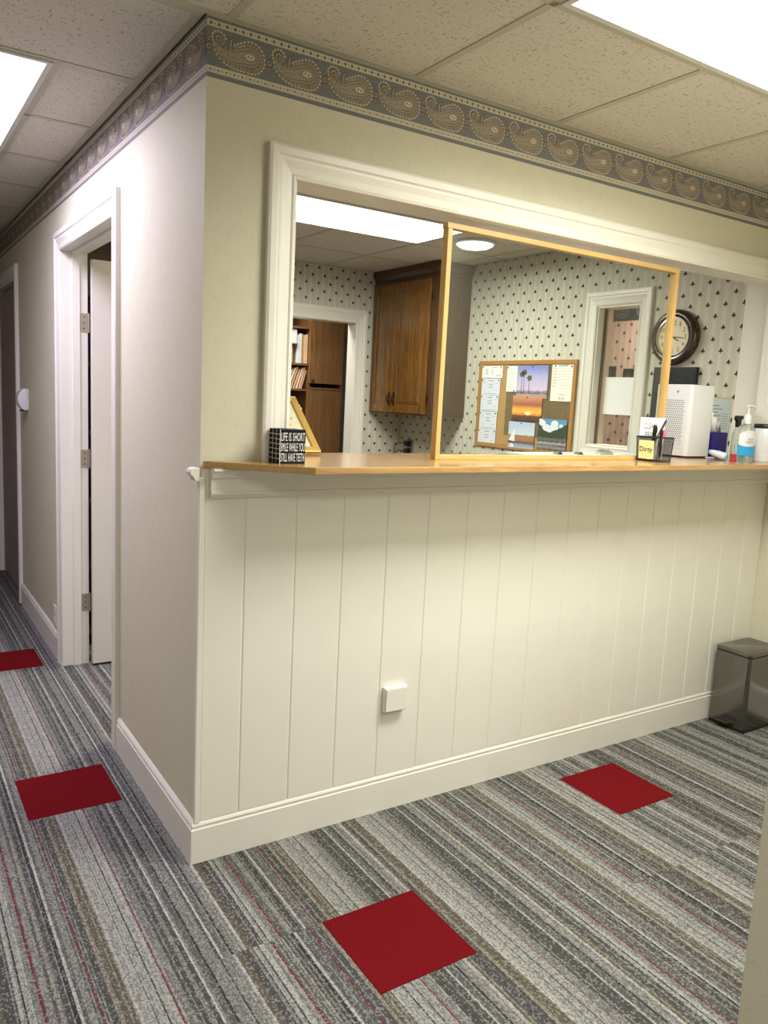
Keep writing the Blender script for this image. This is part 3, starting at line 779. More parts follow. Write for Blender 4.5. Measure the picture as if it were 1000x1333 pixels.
# oak wall cabinet ---------------------------------------------------
CX, CY0, CY1, CZ0, CZ1 = 2.635, 2.525, 3.375, 1.335, 2.40
cab = thing('wall_cabinet', (XO - .16, 2.95, CZ0), 'dark oak two-door wall cabinet hung high in the office corner', 'cabinet')
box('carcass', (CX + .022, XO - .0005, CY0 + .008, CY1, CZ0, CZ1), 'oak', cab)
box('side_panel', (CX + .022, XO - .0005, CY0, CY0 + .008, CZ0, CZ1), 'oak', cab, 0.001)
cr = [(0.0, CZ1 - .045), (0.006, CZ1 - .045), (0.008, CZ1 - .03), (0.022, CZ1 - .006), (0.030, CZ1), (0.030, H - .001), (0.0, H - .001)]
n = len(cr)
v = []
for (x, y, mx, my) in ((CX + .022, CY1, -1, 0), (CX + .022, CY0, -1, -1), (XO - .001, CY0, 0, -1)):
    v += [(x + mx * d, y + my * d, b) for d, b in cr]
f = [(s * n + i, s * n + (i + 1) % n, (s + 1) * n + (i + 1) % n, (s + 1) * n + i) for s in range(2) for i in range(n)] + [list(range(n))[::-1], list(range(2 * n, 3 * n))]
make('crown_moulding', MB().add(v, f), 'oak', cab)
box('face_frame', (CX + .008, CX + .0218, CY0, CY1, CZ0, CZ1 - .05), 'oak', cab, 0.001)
ym = 3.025
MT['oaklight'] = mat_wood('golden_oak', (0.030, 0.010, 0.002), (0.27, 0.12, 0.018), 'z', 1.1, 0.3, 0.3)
for y0, y1, side in ((CY0 + .055, ym - .003, 1), (ym + .003, CY1 - .03, -1)):
    z0, z1 = CZ0 + .008, CZ1 - .075
    s = 0.058
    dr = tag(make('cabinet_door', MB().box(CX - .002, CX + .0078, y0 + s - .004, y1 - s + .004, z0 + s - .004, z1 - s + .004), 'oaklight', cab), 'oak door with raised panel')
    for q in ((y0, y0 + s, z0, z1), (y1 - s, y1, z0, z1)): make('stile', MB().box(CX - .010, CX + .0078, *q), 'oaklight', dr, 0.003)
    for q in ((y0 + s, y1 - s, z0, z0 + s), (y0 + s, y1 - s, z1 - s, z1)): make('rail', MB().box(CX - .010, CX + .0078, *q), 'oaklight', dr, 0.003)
    a0, a1, b0, b1 = y0 + s + .008, y1 - s - .008, z0 + s + .008, z1 - s - .008
    k = .028
    make('raised_panel', MB().add([(CX - .002, a0, b0), (CX - .002, a1, b0), (CX - .002, a1, b1), (CX - .002, a0, b1), (CX - .009, a0 + k, b0 + k), (CX - .009, a1 - k, b0 + k), (CX - .009, a1 - k, b1 - k), (CX - .009, a0 + k, b1 - k)],
         [(4, 5, 6, 7), (0, 1, 5, 4), (1, 2, 6, 5), (2, 3, 7, 6), (3, 0, 4, 7)]), 'oaklight', dr)
    hy = y1 - .030 if side == 1 else y0 + .030
    hz = CZ0 + .115
    mb = MB().prism([(hy + a, hz + b) for a, b in ((-.008, -.055), (.008, -.055), (.014, -.035), (.008, -.02), (.008, .02), (.014, .035), (.008, .055), (-.008, .055), (-.014, .035), (-.008, .02), (-.008, -.02), (-.014, -.035))], lambda a, b, d: (CX - .010 - d, a, b), 0, .003)
    mb.tube([(CX - .012, hy, hz + .03), (CX - .03, hy, hz + .02), (CX - .034, hy, hz), (CX - .03, hy, hz - .02), (CX - .012, hy, hz - .03)], .005, 8)
    make('handle', mb, 'brass', dr, smooth=True)
    for hz2 in (CZ0 + .12, CZ1 - .2):
        yy = y0 - .006 if side == 1 else y1 + .006
        make('hinge', MB().box(CX + .003, CX + .0078, yy - .008, yy + .008, hz2 - .03, hz2 + .03), 'brass', dr)

# outlet with plugs under the cabinet
op = px(534, 582, 0, XO)
ol = thing('wall_outlet', (XO - .01, op.y, op.z - .06), 'wall outlet with two black plugs under the oak cabinet', 'outlet')
make('plate', MB().box(XO - .006, XO - .0008, op.y - .045, op.y + .035, op.z - .07, op.z + .065), flat('grey_plate', (0.22, 0.22, 0.24), 0.5), ol, 0.002)
for k, dz in enumerate((.03, -.035)):
    pl = make('plug', MB().box(XO - .05, XO - .006, op.y - .022, op.y + .03, op.z + dz - .022, op.z + dz + .022), 'dark', ol, 0.006)
    make('cord', MB().tube([(XO - .045, op.y + .02, op.z + dz), (XO - .06, op.y + .08, op.z + dz + .002), (XO - .06, op.y + .14, op.z + dz - .03), (XO - .05, op.y + .18, op.z - .12), (XO - .04, op.y + .19, op.z - .3)], .004, 8), 'dark', pl, smooth=True)

# desk run under the window side so the cords and papers have a place to rest (seen from above only)
dk = thing('office_desk', (2.62, 1.9, 0), 'plain office worktop along the bulletin board wall', 'desk')
box('worktop', (2.32, XO - .0005, 0.45, 3.36, 0.72, 0.75), 'walnut', dk, 0.003)
for y in (0.47, 1.9, 3.30): box('support', (2.36, XO - .02, y, y + .03, 0.0, 0.72), 'walnut', dk)

# bulletin board ------------------------------------------------------
BY0, BY1, BZ0, BZ1 = 1.400, 2.358, 1.142, 1.752
bb = thing('bulletin_board', (XO - .01, 1.88, BZ0), 'cork bulletin board with oak frame covered in papers and photos', 'bulletin board')
mc = Mat('light_cork', 0.9); x, y, z = mc.pos(); mc.color(mc.mix(mc.noise(mc.vec(x, y, z), 160, 3), (0.36, 0.21, 0.07), (0.47, 0.29, 0.11))); MT['cork1'] = mc.m
mc = Mat('dark_cork', 0.95); x, y, z = mc.pos(); mc.color(mc.ramp(mc.noise(mc.vec(x, y, z), 220, 3, 0.7), [(0.35, (0.075, 0.047, 0.02)), (0.65, (0.24, 0.165, 0.08))])); MT['cork2'] = mc.m
MT['boardoak'] = mat_wood('board_frame_oak', (0.33, 0.155, 0.03), (0.46, 0.235, 0.055), 'y', 1.5, 0.4)
box('cork_sheet', (XO - .010, XO - .0008, BY0 + .01, BY1 - .01, BZ0 + .01, BZ1 - .01), 'cork1', bb)
fw = .028
for q in ((BY0, BY1, BZ1 - fw, BZ1), (BY0, BY1, BZ0, BZ0 + fw), (BY0, BY0 + fw, BZ0 + fw, BZ1 - fw), (BY1 - fw, BY1, BZ0 + fw, BZ1 - fw)):
    box('frame_rail', (XO - .018, XO - .0008, *q), 'boardoak', bb, 0.002)
a = px(662, 477, 0, XO - .011); b = px(655, 566, 0, XO - .011)
box('cork_panel', (XO - .0118, XO - .0101, BY0 + fw, a.y, b.z, BZ1 - fw - .001), 'cork2', bb)
XP = XO - .0125
layer = [0]
def sheet(name, q, label, cat, mat, group=None, th=0.0007):
    """paper pinned to the board: q = TL, TR, BR, BL pixels"""
    P = [px(u, v, 0, XP) for u, v in q]
    yl = (P[0].y + P[3].y) / 2; yr = (P[1].y + P[2].y) / 2; zt_ = (P[0].z + P[1].z) / 2; zb_ = (P[2].z + P[3].z) / 2
    yl = min(yl, BY1 - .012)
    layer[0] += 1; x = XP - 0.0010 * layer[0] * 0.6
    o = make(name, MB().box(x - th, x, yr, yl, zb_, zt_), mat, origin=(x, yl, zb_))
    tag(o, label, cat, group)
    W, Hh = yl - yr, zt_ - zb_
    return o, (lambda a, b, d=0.0004: (x - th - d, yl - a * W, zb_ + b * Hh)), W, Hh
def z3(l, ox=610, oy=460, s=9.525): return [(ox + a / s, oy + b / s) for a, b in l]
def lines(o, fn, rows, mat='ink', name='printed_lines'):
    mb = MB()
    for a0, a1, b0, b1 in rows: mb.add([fn(a0, b0), fn(a1, b0), fn(a1, b1), fn(a0, b1)], [(0, 1, 2, 3)])
    tag(make(name, mb, mat, o), kind='stuff')
def pin(o, fn, a, b, c='pin_black', W=.15, Hh=.12):
    p = fn(a, b); make('pin', MB().lathe([(0.0035, 0), (0.0045, -.004), (0.003, -.008)], p, 0, 10), c, o)
MT['pin_black'] = flat('black_pin', (0.02, 0.02, 0.02), 0.4)
MT['bluesheet'] = flat('pale_blue_sheet', (0.66, 0.71, 0.80), 0.7)
quads = [[(185, 155), (440, 155), (412, 305), (158, 305)], [(182, 312), (405, 312), (380, 517), (152, 515)], [(165, 518), (383, 522), (362, 720), (145, 712)], [(150, 716), (360, 726), (340, 945), (128, 930)], [(130, 934), (343, 947), (328, 1140), (110, 1125)]]
nm = ['topmost', 'second from top', 'third from top', 'fourth from top', 'lowest']
for k, q in enumerate(quads):
    o, fn, W, Hh = sheet('pinned_card', z3(q), 'pale printed card in left column of bulletin board, ' + nm[k], 'paper', 'sheet' if k == 0 else 'bluesheet', 'cards in the left column of the bulletin board')
    if k == 0:
        lines(o, fn, [(.18, .30, .3 + .1 * i, .34 + .1 * i) for i in range(5)] + [(.46, .58, .3 + .12 * i, .33 + .12 * i) for i in range(4)], flat('teal_ink', (0.20, 0.40, 0.50), 0.6)); lines(o, fn, [(.7, .93, .18, .22), (.5, .75, .84, .87)])
    else:
        lines(o, fn, [(.36, .64, .84, .88), (.38, .62, .64, .67), (.42, .58, .56, .58), (.38, .62, .46, .49), (.12, .22, .72, .74), (.76, .92, .72, .74), (.12, .2, .28, .3), (.74, .88, .28, .3), (.15, .85, .07, .09)])
    pin(o, fn, .06, .9); pin(o, fn, .93, .9)
o, fn, W, Hh = sheet('pinned_list', z3([(497, 155), (625, 155), (592, 475), (466, 476)]), 'narrow white list pinned left of the palm photo', 'paper', flat('mint_sheet', (0.74, 0.79, 0.76), 0.7))
lines(o, fn, [(.15, .8, .1 + .08 * i, .115 + .08 * i) for i in range(11)], flat('pale_ink', (0.48, 0.53, 0.52), 0.7)); pin(o, fn, .1, .93); pin(o, fn, .8, .04)
o, fn, W, Hh = sheet('pinned_schedule', z3([(578, 140), (850, 140), (795, 598), (535, 592)], 660), 'white printed schedule pinned at right of bulletin board', 'paper', flat('cream_sheet', (0.80, 0.79, 0.72), 0.7))
lines(o, fn, [(.06, .24, .40 + .08 * i, .43 + .08 * i) for i in range(7)], flat('ochre_ink', (0.62, 0.48, 0.25), 0.7)); lines(o, fn, [(.3, .92, .36 + .075 * i, .37 + .075 * i) for i in range(8)] + [(.4, .66, .17, .2), (.4, .48, .03, .12), (.52, .58, .05, .12), (.6, .66, .03, .1)], flat('soft_ink', (0.50, 0.51, 0.50), 0.7))
lines(o, fn, [(.3, .75, .955, .99)], flat('green_ink', (0.22, 0.45, 0.36), 0.7)); pin(o, fn, .17, .96); pin(o, fn, .92, .95)
# palm photo
o, fn, W, Hh = sheet('beach_photo', z3([(150, 150), (537, 150), (492, 560), (118, 560)], 660), 'photo of tall palms against a lilac sky on board', 'photo', mat_gradient('palm_sky', [(0.0, (0.33, 0.27, 0.17)), (0.028, (0.42, 0.35, 0.24)), (0.033, (0.10, 0.13, 0.25)), (0.045, (0.25, 0.22, 0.36)), (0.06, (0.66, 0.52, 0.66)), (0.14, (0.42, 0.42, 0.72)), (0.205, (0.21, 0.24, 0.58))], 0.03, 22, 3.0))
mb = MB(); mbc = MB()
for a, top, w_ in ((.16, .74, .012), (.235, .80, .010), (.41, .63, .012)):
    mb.add([fn(a - w_, .13), fn(a + w_, .13), fn(a + .005, top), fn(a - .005, top)], [(0, 1, 2, 3)])
    for k in range(11):
        t0 = k * 2 * math.pi / 11 + a; r = .085 if k % 2 else .07
        mbc.add([fn(a, top, .0005), fn(a + r * math.cos(t0 - .3), top + r * math.sin(t0 - .3), .0005), fn(a + r * 1.12 * math.cos(t0), top + r * 1.1 * math.sin(t0) - .02, .0005), fn(a + r * math.cos(t0 + .3), top + r * math.sin(t0 + .3), .0005)], [(0, 1, 2, 3)])
make('palm_trunks', mb, flat('palm_dark', (0.07, 0.05, 0.05), 0.5), o); make('palm_crowns', mbc, flat('palm_crown', (0.115, 0.095, 0.04), 0.5), o); pin(o, fn, .5, .965)
# sunset photo
o, fn, W, Hh = sheet('sunset_photo', z3([(92, 512), (452, 540), (425, 850), (60, 832)], 660), 'photo of a glowing orange sunset over water on board', 'photo', mat_gradient('sunset_sky', [(0.0, (0.075, 0.03, 0.025)), (0.036, (0.13, 0.05, 0.03)), (0.040, (0.62, 0.14, 0.02)), (0.06, (0.90, 0.50, 0.08)), (0.085, (0.80, 0.36, 0.07)), (0.11, (0.35, 0.11, 0.06)), (0.16, (0.58, 0.27, 0.17))], 0.022, 26, 4.0))
mb = MB(); mb.add([fn(.55 + .10 * math.cos(k * .45), .31 + .075 * math.sin(k * .45)) for k in range(14)], [list(range(14))])
make('sun_glow', mb, flat('sun_print', (1.0, 0.83, 0.42), 0.4), o); pin(o, fn, .5, .93)
# sailboat photo
o, fn, W, Hh = sheet('sailboat_photo', z3([(35, 842), (355, 862), (340, 1192), (15, 1162)], 660), 'photo of a white sailboat before autumn trees on board', 'photo', mat_gradient('lake_print', [(0.0, (0.40, 0.47, 0.58)), (0.03, (0.22, 0.28, 0.40)), (0.036, (0.05, 0.05, 0.06)), (0.042, (0.20, 0.10, 0.06)), (0.06, (0.42, 0.17, 0.08)), (0.088, (0.30, 0.20, 0.10)), (0.092, (0.60, 0.66, 0.76)), (0.16, (0.45, 0.55, 0.72))], 0.02, 60, 1.0))
mb = MB(); mb.add([fn(.03, .27), fn(.27, .24), fn(.24, .76)], [(0, 1, 2)]); mb.add([fn(.08, .02), fn(.24, .02), fn(.24, .13), fn(.10, .16)], [(0, 1, 2, 3)])
make('sail', mb, flat('sail_print', (0.78, 0.80, 0.82), 0.4), o)
mb = MB(); mb.add([fn(.10, .215), fn(.30, .215), fn(.29, .245), fn(.07, .245)], [(0, 1, 2, 3)]); make('hull', mb, 'pin_black', o); pin(o, fn, .5, .95)
# stream photo
o, fn, W, Hh = sheet('stream_photo', z3([(430, 802), (765, 838), (728, 1215), (352, 1185)], 660), 'photo of a rocky stream under blue cloudy sky on board', 'photo', mat_gradient('stream_print', [(0.0, (0.05, 0.05, 0.06)), (0.02, (0.30, 0.30, 0.33)), (0.03, (0.05, 0.05, 0.055)), (0.045, (0.45, 0.45, 0.48)), (0.055, (0.06, 0.06, 0.07)), (0.075, (0.16, 0.16, 0.18)), (0.082, (0.02, 0.035, 0.02)), (0.10, (0.03, 0.06, 0.025)), (0.19, (0.02, 0.05, 0.02))], 0.045, 70, 1.5))
mb = MB(); mb.add([fn(.02, 1.0), fn(.02, .84), fn(.18, .68), fn(.32, .57), (fn(.5, .60)), fn(.72, .70), fn(.99, .86), fn(.99, 1.0)], [list(range(8))]); make('sky_print', mb, flat('sky_blue_print', (0.09, 0.30, 0.58), 0.4), o)
mb = MB()
for a, b, r in ((.15, .86, .12), (.3, .72, .14), (.42, .65, .1), (.58, .86, .13), (.62, .74, .1), (.8, .80, .07), (.1, .95, .07), (.5, .72, .12)):
    mb.add([fn(min(max(a + r * math.cos(k * .5), .03), .98), min(b + r * .8 * math.sin(k * .5), .995), .0007 + r * .002) for k in range(12)], [list(range(12))])
make('cloud_print', mb, flat('cloud_white_print', (0.74, 0.77, 0.80), 0.4), o)

# clock ---------------------------------------------------------------
kc = Vector((XO, 0.688, 1.862))
ck = thing('wall_clock', (XO - .001, kc.y, kc.z - .15), 'round wall clock with dark wood rim and cream face', 'clock')
MT['rim'] = mat_wood('clock_rim_wood', (0.020, 0.008, 0.005), (0.06, 0.022, 0.012), 'y', 1.5, 0.25, 0.4)
make('rim', MB().lathe([(0.148, -.001), (0.151, -.020), (0.146, -.034), (0.134, -.044), (0.120, -.046), (0.108, -.040), (0.105, -.030), (0.02, -.030), (0.02, -.001)], kc, 0, 56), 'rim', ck, smooth=True)
make('bezel', MB().lathe([(0.1045, -.030), (0.1065, -.0415), (0.1015, -.0425), (0.098, -.0335), (0.0978, -.030)], kc, 0, 56), flat('silver_bezel', (0.6, 0.57, 0.5), 0.2, 1.0), ck, smooth=True)
face = make('clock_face', MB().lathe([(0.1, -.0302), (0.1, -.0325)], kc, 0, 48), flat('clock_face_cream', (0.70, 0.64, 0.46), 0.5), ck)
CU, CV, CN = Vector((0, -1, 0)), Vector((0, 0, 1)), Vector((-1, 0, 0))
fc = kc + CN * .0325
for k in range(1, 13):
    a = math.radians(90 - 30 * k); s = str(k); hh = .024; ww = .013 * len(s) if k != 1 else .006
    if k in (10, 12): ww = .026
    if k == 11: ww = .018
    c = fc + CU * (.077 * math.cos(a)) + CV * (.077 * math.sin(a))
    text('numeral', s, 'b_brown', face, c - CU * ww / 2 - CV * hh / 2, CU, CV, ww, hh, CN, 0.0006)
def hand(name, deg, L, w, lift):
    a = math.radians(90 - deg); d = CU * math.cos(a) + CV * math.sin(a); e = CU * math.sin(a) - CV * math.cos(a)
    p = fc + CN * lift
    q = [p - d * .012 - e * w, p - d * .012 + e * w, p + d * L * .8 + e * w * .8, p + d * L, p + d * L * .8 - e * w * .8]
    make(name, MB().add(q + [r + CN * .0012 for r in q], [(0, 1, 2, 3, 4), (9, 8, 7, 6, 5)] + [(i, (i + 1) % 5, 5 + (i + 1) % 5, 5 + i) for i in range(5)]), 'blackink', ck)
hand('hour_hand', 122, .048, .0024, .002); hand('minute_hand', 95, .074, .0018, .004)
make('hand_cap', MB().lathe([(.005, -.0335), (.005, -.041), (.002, -.0415)], kc, 0, 16), 'blackink', ck)
# black speckled panel under the clock
mbk = Mat('speckled_black', 0.3); x, y, z = mbk.pos(); nz = mbk.noise(mbk.vec(x, y, z), 150, 2, 0.7)
mbk.color(mbk.ramp(nz, [(0.58, (0.012, 0.016, 0.018)), (0.72, (0.10, 0.12, 0.13))])); MT['speckle'] = mbk.m
a, b = px(852, 478, 0, XO - .02), px(908, 479.5, 0, XO - .02); c = px(845, 535, 0, XO - .02)
bp_ = thing('wall_art', (XO - .01, (a.y + b.y) / 2, 1.40), 'black speckled framed panel hung below the clock', 'picture')
box('frame', (XO - .022, XO - .0008, b.y, a.y, 1.40, a.z), 'dark', bp_, 0.003); box('print', (XO - .0235, XO - .0218, b.y + .012, a.y - .012, 1.412, a.z - .012), 'speckle', bp_)

# ================================================================== FILE ROOM SHELVES
SY = 4.10
sh = thing('file_cabinet', (2.2, SY + .18, 0), 'brown wooden file shelves with two plain doors seen through back doorway', 'shelf unit')
SX0, SX1, SXD = 1.60, 2.79, 2.447
for x0, x1 in ((SX0, SX0 + .02), (SX1 - .02, SX1), (SXD, SXD + .02)): box('upright', (x0, x1, SY + .0, SY + .36, 0.0, 2.30), 'walnut', sh)
box('back_panel', (SX0, SX1, SY + .36, SY + .37, 0, 2.30), 'walnut', sh)
for z in (0.06, 0.50, 0.93, 1.26, 1.495, 1.715, 2.03, 2.28): box('shelf', (SX0 + .02, SXD, SY + .004, SY + .358, z - .018, z), 'walnut', sh)
for z in (0.06, 2.28): box('shelf', (SXD + .02, SX1 - .02, SY + .004, SY + .358, z - .018, z), 'walnut', sh)
box('shelf', (SXD + .02, SX1 - .02, SY - .012, SY + .358, 1.493, 1.513), 'walnut', sh)
ud = make('upper_door', MB().box(SXD - .004, SX1 - .012, SY - .024, SY - .004, 1.548, 2.27), 'walnut', sh, 0.002)
make('lower_door', MB().box(SXD - .020, SX1 - .012, SY - .024, SY - .004, 0.07, 1.488), 'walnut', sh, 0.002)
kp = px(408, 503.5, 1, SY - .03)
make('door_knob', MB().lathe([(0.006, 0), (0.006, -.012), (0.014, -.020), (0.014, -.030), (0.006, -.036)], (kp.x - .015, SY - .024, 1.57), 1, 16), 'brass', ud, smooth=True)
fb = SY + .02
# upper compartment: white box, cardboard box, binders
p = px(392, 450, 1, fb); p.x = min(p.x, SXD - .112); pl_ = px(373, 450, 1, fb)
o = thing('white_carton', ((pl_.x + p.x) / 2 - .05, fb + .1, 1.86), 'white carton on top of a brown box on file shelf', 'box')
cz = px(385, 447, 1, fb).z; czt = px(385, 428.5, 1, fb).z
make('carton_body', MB().box(p.x - .30, p.x, fb, fb + .22, cz, czt), 'white', o, 0.002)
make('carton_label', MB().box(p.x - .085, p.x - .055, fb - .0008, fb, cz + .015, cz + .075), 'blackink', o)
box('spacer_shelf', (SX0 + .02, min(p.x + .012, SXD - .110), SY + .01, SY + .30, cz - .010, cz - .0005), 'walnut', sh)
o = thing('brown_carton', (p.x - .2, fb + .1, 1.715), 'brown cardboard box under the white carton on file shelf', 'box')
MT['card'] = flat('cardboard', (0.40, 0.22, 0.09), 0.8); MT['manila'] = flat('manila', (0.66, 0.44, 0.28), 0.7); MT['manila2'] = flat('manila_pale', (0.74, 0.55, 0.40), 0.7)
make('carton_body', MB().box(p.x - .26, p.x - .030, fb + .01, fb + .22, 1.7155, cz - .02), 'card', o, 0.002)
make('carton_label', MB().box(p.x - .115, p.x - .055, fb + .0092, fb + .01, 1.722, 1.80), 'sheet', o)
xx = SXD - .1065
for k, (w_, mt, lb) in enumerate(((.022, 'white', 'white binder standing on file shelf, first of the upright row'), (.024, 'white', 'white binder standing on file shelf, second of the upright row'), (.018, 'card', 'brown folder upright beside the white binders'), (.022, 'manila', 'tan folder upright between brown folder and shelf side'), (.018, 'manila', 'tan folder upright against the shelf side'))):
    hgt = (.24, .255, .25, .245, .252)[k]
    o = make('upright_folder', MB().box(xx, xx + w_ - .002, fb + .005, fb + .24, 1.7155, 1.7155 + hgt), mt, bevel=0.002); tag(o, lb, 'folder', 'upright folders on the upper file shelf'); xx += w_
# manila folders leaning on the middle shelf
for k in range(12):
    x0 = 2.10 + k * .0265; lean = .085 - .0035 * k; hgt = .175 + .012 * math.sin(k * 2.1)
    x0 = min(x0, SXD - .016 - lean - .0125 * (11 - k) * .0) if k < 11 else SXD - .016 - lean
    mb = MB().prism([(x0, 1.4955), (x0 + .012, 1.4955), (x0 + .012 + lean, 1.4955 + hgt), (x0 + lean, 1.4955 + hgt)], lambda a, b, d: (a, d, b), fb + .004 * (k % 3), fb + .24)
    tag(make('manila_folder', mb, ('manila', 'manila2', 'manila2', 'manila')[k % 4]), 'manila folder leaning in the file shelf row, ' + ('leftmost', 'second from left', 'third from left', 'fourth from left', 'fifth from left', 'sixth from left', 'sixth from right', 'fifth from right', 'fourth from right', 'third from right', 'second from right', 'rightmost')[k], 'folder', 'manila folders on the middle file shelf')
o = thing('paper_stack', (2.36, fb + .12, 1.2605), 'pale stack of papers on the lower file shelf', 'paper')
make('stack', MB().box(2.22, SXD - .035, fb + .01, fb + .25, 1.2605, 1.33), 'manila2', o, 0.003)
make('top_sheet', MB().box(2.30, SXD - .050, fb + .02, fb + .2, 1.3305, 1.352), 'sheet', o, 0.002)

# tall dark shelves behind the open hall door
o = thing('tall_bookcase', (.575, 2.44, 0), 'tall dark bookcase glimpsed above the open hall door', 'bookcase')
for x0, x1 in ((.14, .165), (.985, 1.01)): box('side_panel', (x0, x1, 2.25, 2.62, 0, 2.36), 'oak', o)
box('back_panel', (.14, 1.01, 2.62, 2.63, 0, 2.36), 'oak', o)
for z in (.08, .45, .82, 1.19, 1.56, 1.93, 2.34): box('shelf', (.165, .985, 2.25, 2.62, z - .02, z), 'oak', o)

# ================================================================== THINGS ON THE COUNTER
# block sign
c = Vector((0.203, -0.100, ZC))
SW, SD, SH = .083, .074, .100
sg = thing('block_sign', (c.x + SW / 2, c.y + SD / 2, ZC), 'black wooden block sign with white lettering about smiling and teeth', 'sign')
MT['signblack'] = flat('sign_black', (0.008, 0.008, 0.009), 0.7, 0.0, 0.15); MT['signwhite'] = flat('sign_white', (0.72, 0.73, 0.74), 0.6)
bd = make('block', MB().box(c.x, c.x + SW, c.y, c.y + SD, ZC, ZC + SH), 'signblack', sg, 0.001)
rows = ['LIFE IS SHORT', 'SMILE WHILE YOU', 'STILL HAVE TEETH']
for k, s_ in enumerate(rows):
    h_ = .0245
    text('lettering', s_, 'signwhite', bd, (c.x + .003, c.y, ZC + SH - .009 - h_ - k * .0300), (1, 0, 0), (0, 0, 1), SW - .006, h_, (0, -1, 0), 0.0005, 0.006, track=1.06)
mb = MB()
for k in range(1, 7): mb.box(c.x - .0006, c.x - .0001, c.y + .002, c.y + SD - .002, ZC + k * SH / 7 - .0009, ZC + k * SH / 7 + .0009)
for k in (1, 2): mb.box(c.x - .0006, c.x - .0001, c.y + k * SD / 3 - .0009, c.y + k * SD / 3 + .0009, ZC + .002, ZC + SH - .002)
mb.box(c.x - .0006, c.x + .0012, c.y - .0006, c.y + .0012, ZC, ZC + SH)
make('painted_grid', mb, 'signwhite', bd)
# gold frame leaning back
fr_b = px(417.5, 593.2, 2, ZC); fr_t = px(383.5, 521.5, 0, fr_b.x)
vdir = Vector((0, fr_t.y - fr_b.y, fr_t.z - fr_b.z)); FH = vdir.length; vdir.normalize()
ndir = Vector((0, -vdir.z, vdir.y)); FWD = .205
fo = Vector((fr_b.x - FWD, fr_b.y, ZC + .009))
def ff(a, b, d): return tuple(fo + Vector((1, 0, 0)) * a + vdir * b + ndir * d)
gf = thing('picture_frame', (fo.x + FWD / 2, fo.y, ZC), 'gold framed verse leaning back on the counter beside sign', 'picture frame')
bw = .024
for (a0, a1, b0, b1, q) in ((0, FWD, 0, bw, 'B'), (0, FWD, FH - bw, FH, 'T'), (0, bw, 0, FH, 'L'), (FWD - bw, FWD, 0, FH, 'R')):
    if q in 'BT':
        io, oo = (b1, b0) if q == 'B' else (b0, b1)
        ol_ = [(a0, oo), (a1, oo), (a1 - bw, io), (a0 + bw, io)]
    else:
        io, oo = (a1, a0) if q == 'L' else (a0, a1)
        ol_ = [(oo, b0), (io, b0 + bw), (io, b1 - bw), (oo, b1)]
    make('frame_rail', MB().prism(ol_, ff, -.008, .008), 'gold', gf, 0.002)
vs_ = make('verse_card', MB().prism([(bw, bw), (FWD - bw, bw), (FWD - bw, FH - bw), (bw, FH - bw)], ff, -.004, 0.0), flat('verse_cream', (0.62, 0.59, 0.42), 0.7), gf)
for k, (w_, n_) in enumerate(((.075, 9), (.045, 6), (.075, 9))):       # faint flowing script, too small to read
    a0 = FWD * .58 - w_ / 2; b0 = FH * .60 - k * .030
    make('script_line', MB().tube([ff(a0 + w_ * q / (n_ * 4), b0 + .0042 * math.sin(q * 1.6) + (.003 if q % 9 < 2 else 0), .0008) for q in range(n_ * 4 + 1)], .0006, 5), 'ink', vs_)
make('easel_leg', MB().prism([(FWD * .4, .0), (FWD * .6, .0), (FWD * .55, 1.0), (FWD * .45, 1.0)], lambda a, b, d: (fo.x + a, fo.y + .095 + b * (vdir.y * FH * .42 - .095 - .003) + d, ZC + .001 + b * (vdir.z * FH * .42 - .012)), 0, .003), 'dark', gf)

# clipboard with papers behind the glass
a = px(648, 590.2, 2, ZC); b = px(805, 590.0, 2, ZC)
cb = thing('clipboard', ((a.x + b.x) / 2, .18, ZC), 'clipboard with pale blue papers lying behind the glass panel', 'clipboard')
cx0, cx1 = a.x, b.x
make('board', MB().box(cx0, cx1, .075, .292, ZC + .0005, ZC + .004), flat('board_pale', (0.55, 0.60, 0.66), 0.5), cb)
make('papers', MB().box(cx0 + .01, cx1 - .05, .08, .288, ZC + .0041, ZC + .009), 'bluesheet', cb)
clx = px(780, 585, 2, ZC).x * .0 + px(782, 588, 1, .2).x
make('clip', MB().prism([(clx - .045, 0), (clx + .045, 0), (clx + .030, .012), (clx + .012, .020), (clx - .012, .020), (clx - .030, .012)], lambda p, q, d: (p, d, ZC + .009 + q), .16, .20), flat('clip_steel', (0.55, 0.55, 0.55), 0.3, 0.9), cb, 0.002)
for k, u in enumerate((725, 752)):
    q = px(u, 590, 1, .18)
    tag(make('binder_clip', MB().prism([(q.x - .016, 0), (q.x + .016, 0), (q.x + .006, .010), (q.x - .006, .010)], lambda p, w_, d: (p, d, ZC + .0092 + w_), .16, .19), 'dark'), 'small black clip on the papers behind glass, ' + ('left one' if k == 0 else 'right one'), 'clip', 'binder clips on the papers')

# mesh pen cup ---------------------------------------------------------
cn = Vector((1.898, -.088, ZC))
CW, CD, CH = .086, .100, .100
MT['mesh'] = flat('black_mesh', (0.015, 0.015, 0.016), 0.45)
pc = thing('pen_cup', (cn.x + CW / 2, cn.y + CD / 2, ZC), 'black wire mesh pen cup holding pens by the glass frame', 'pen cup')
tp = .005
def wallq(p0, p1, nn, nz):
    mb = MB(); p0, p1 = Vector(p0), Vector(p1)
    out = Vector(((p1 - p0).y, -(p1 - p0).x, 0)).normalized()
    def P(s, t): return p0.lerp(p1, s) + out * (tp * t) + Vector((0, 0, CH * t))
    for k in range(nn + 1):
        s = k / nn; a_, b_ = P(s, 0), P(s, 1); mb.tube([a_, b_],   .0005, 4, caps=False)
    for k in range(nz + 1):
        t_ = k / nz; mb.tube([P(0, t_), P(1, t_)],   .0005, 4, caps=False)
    return mb
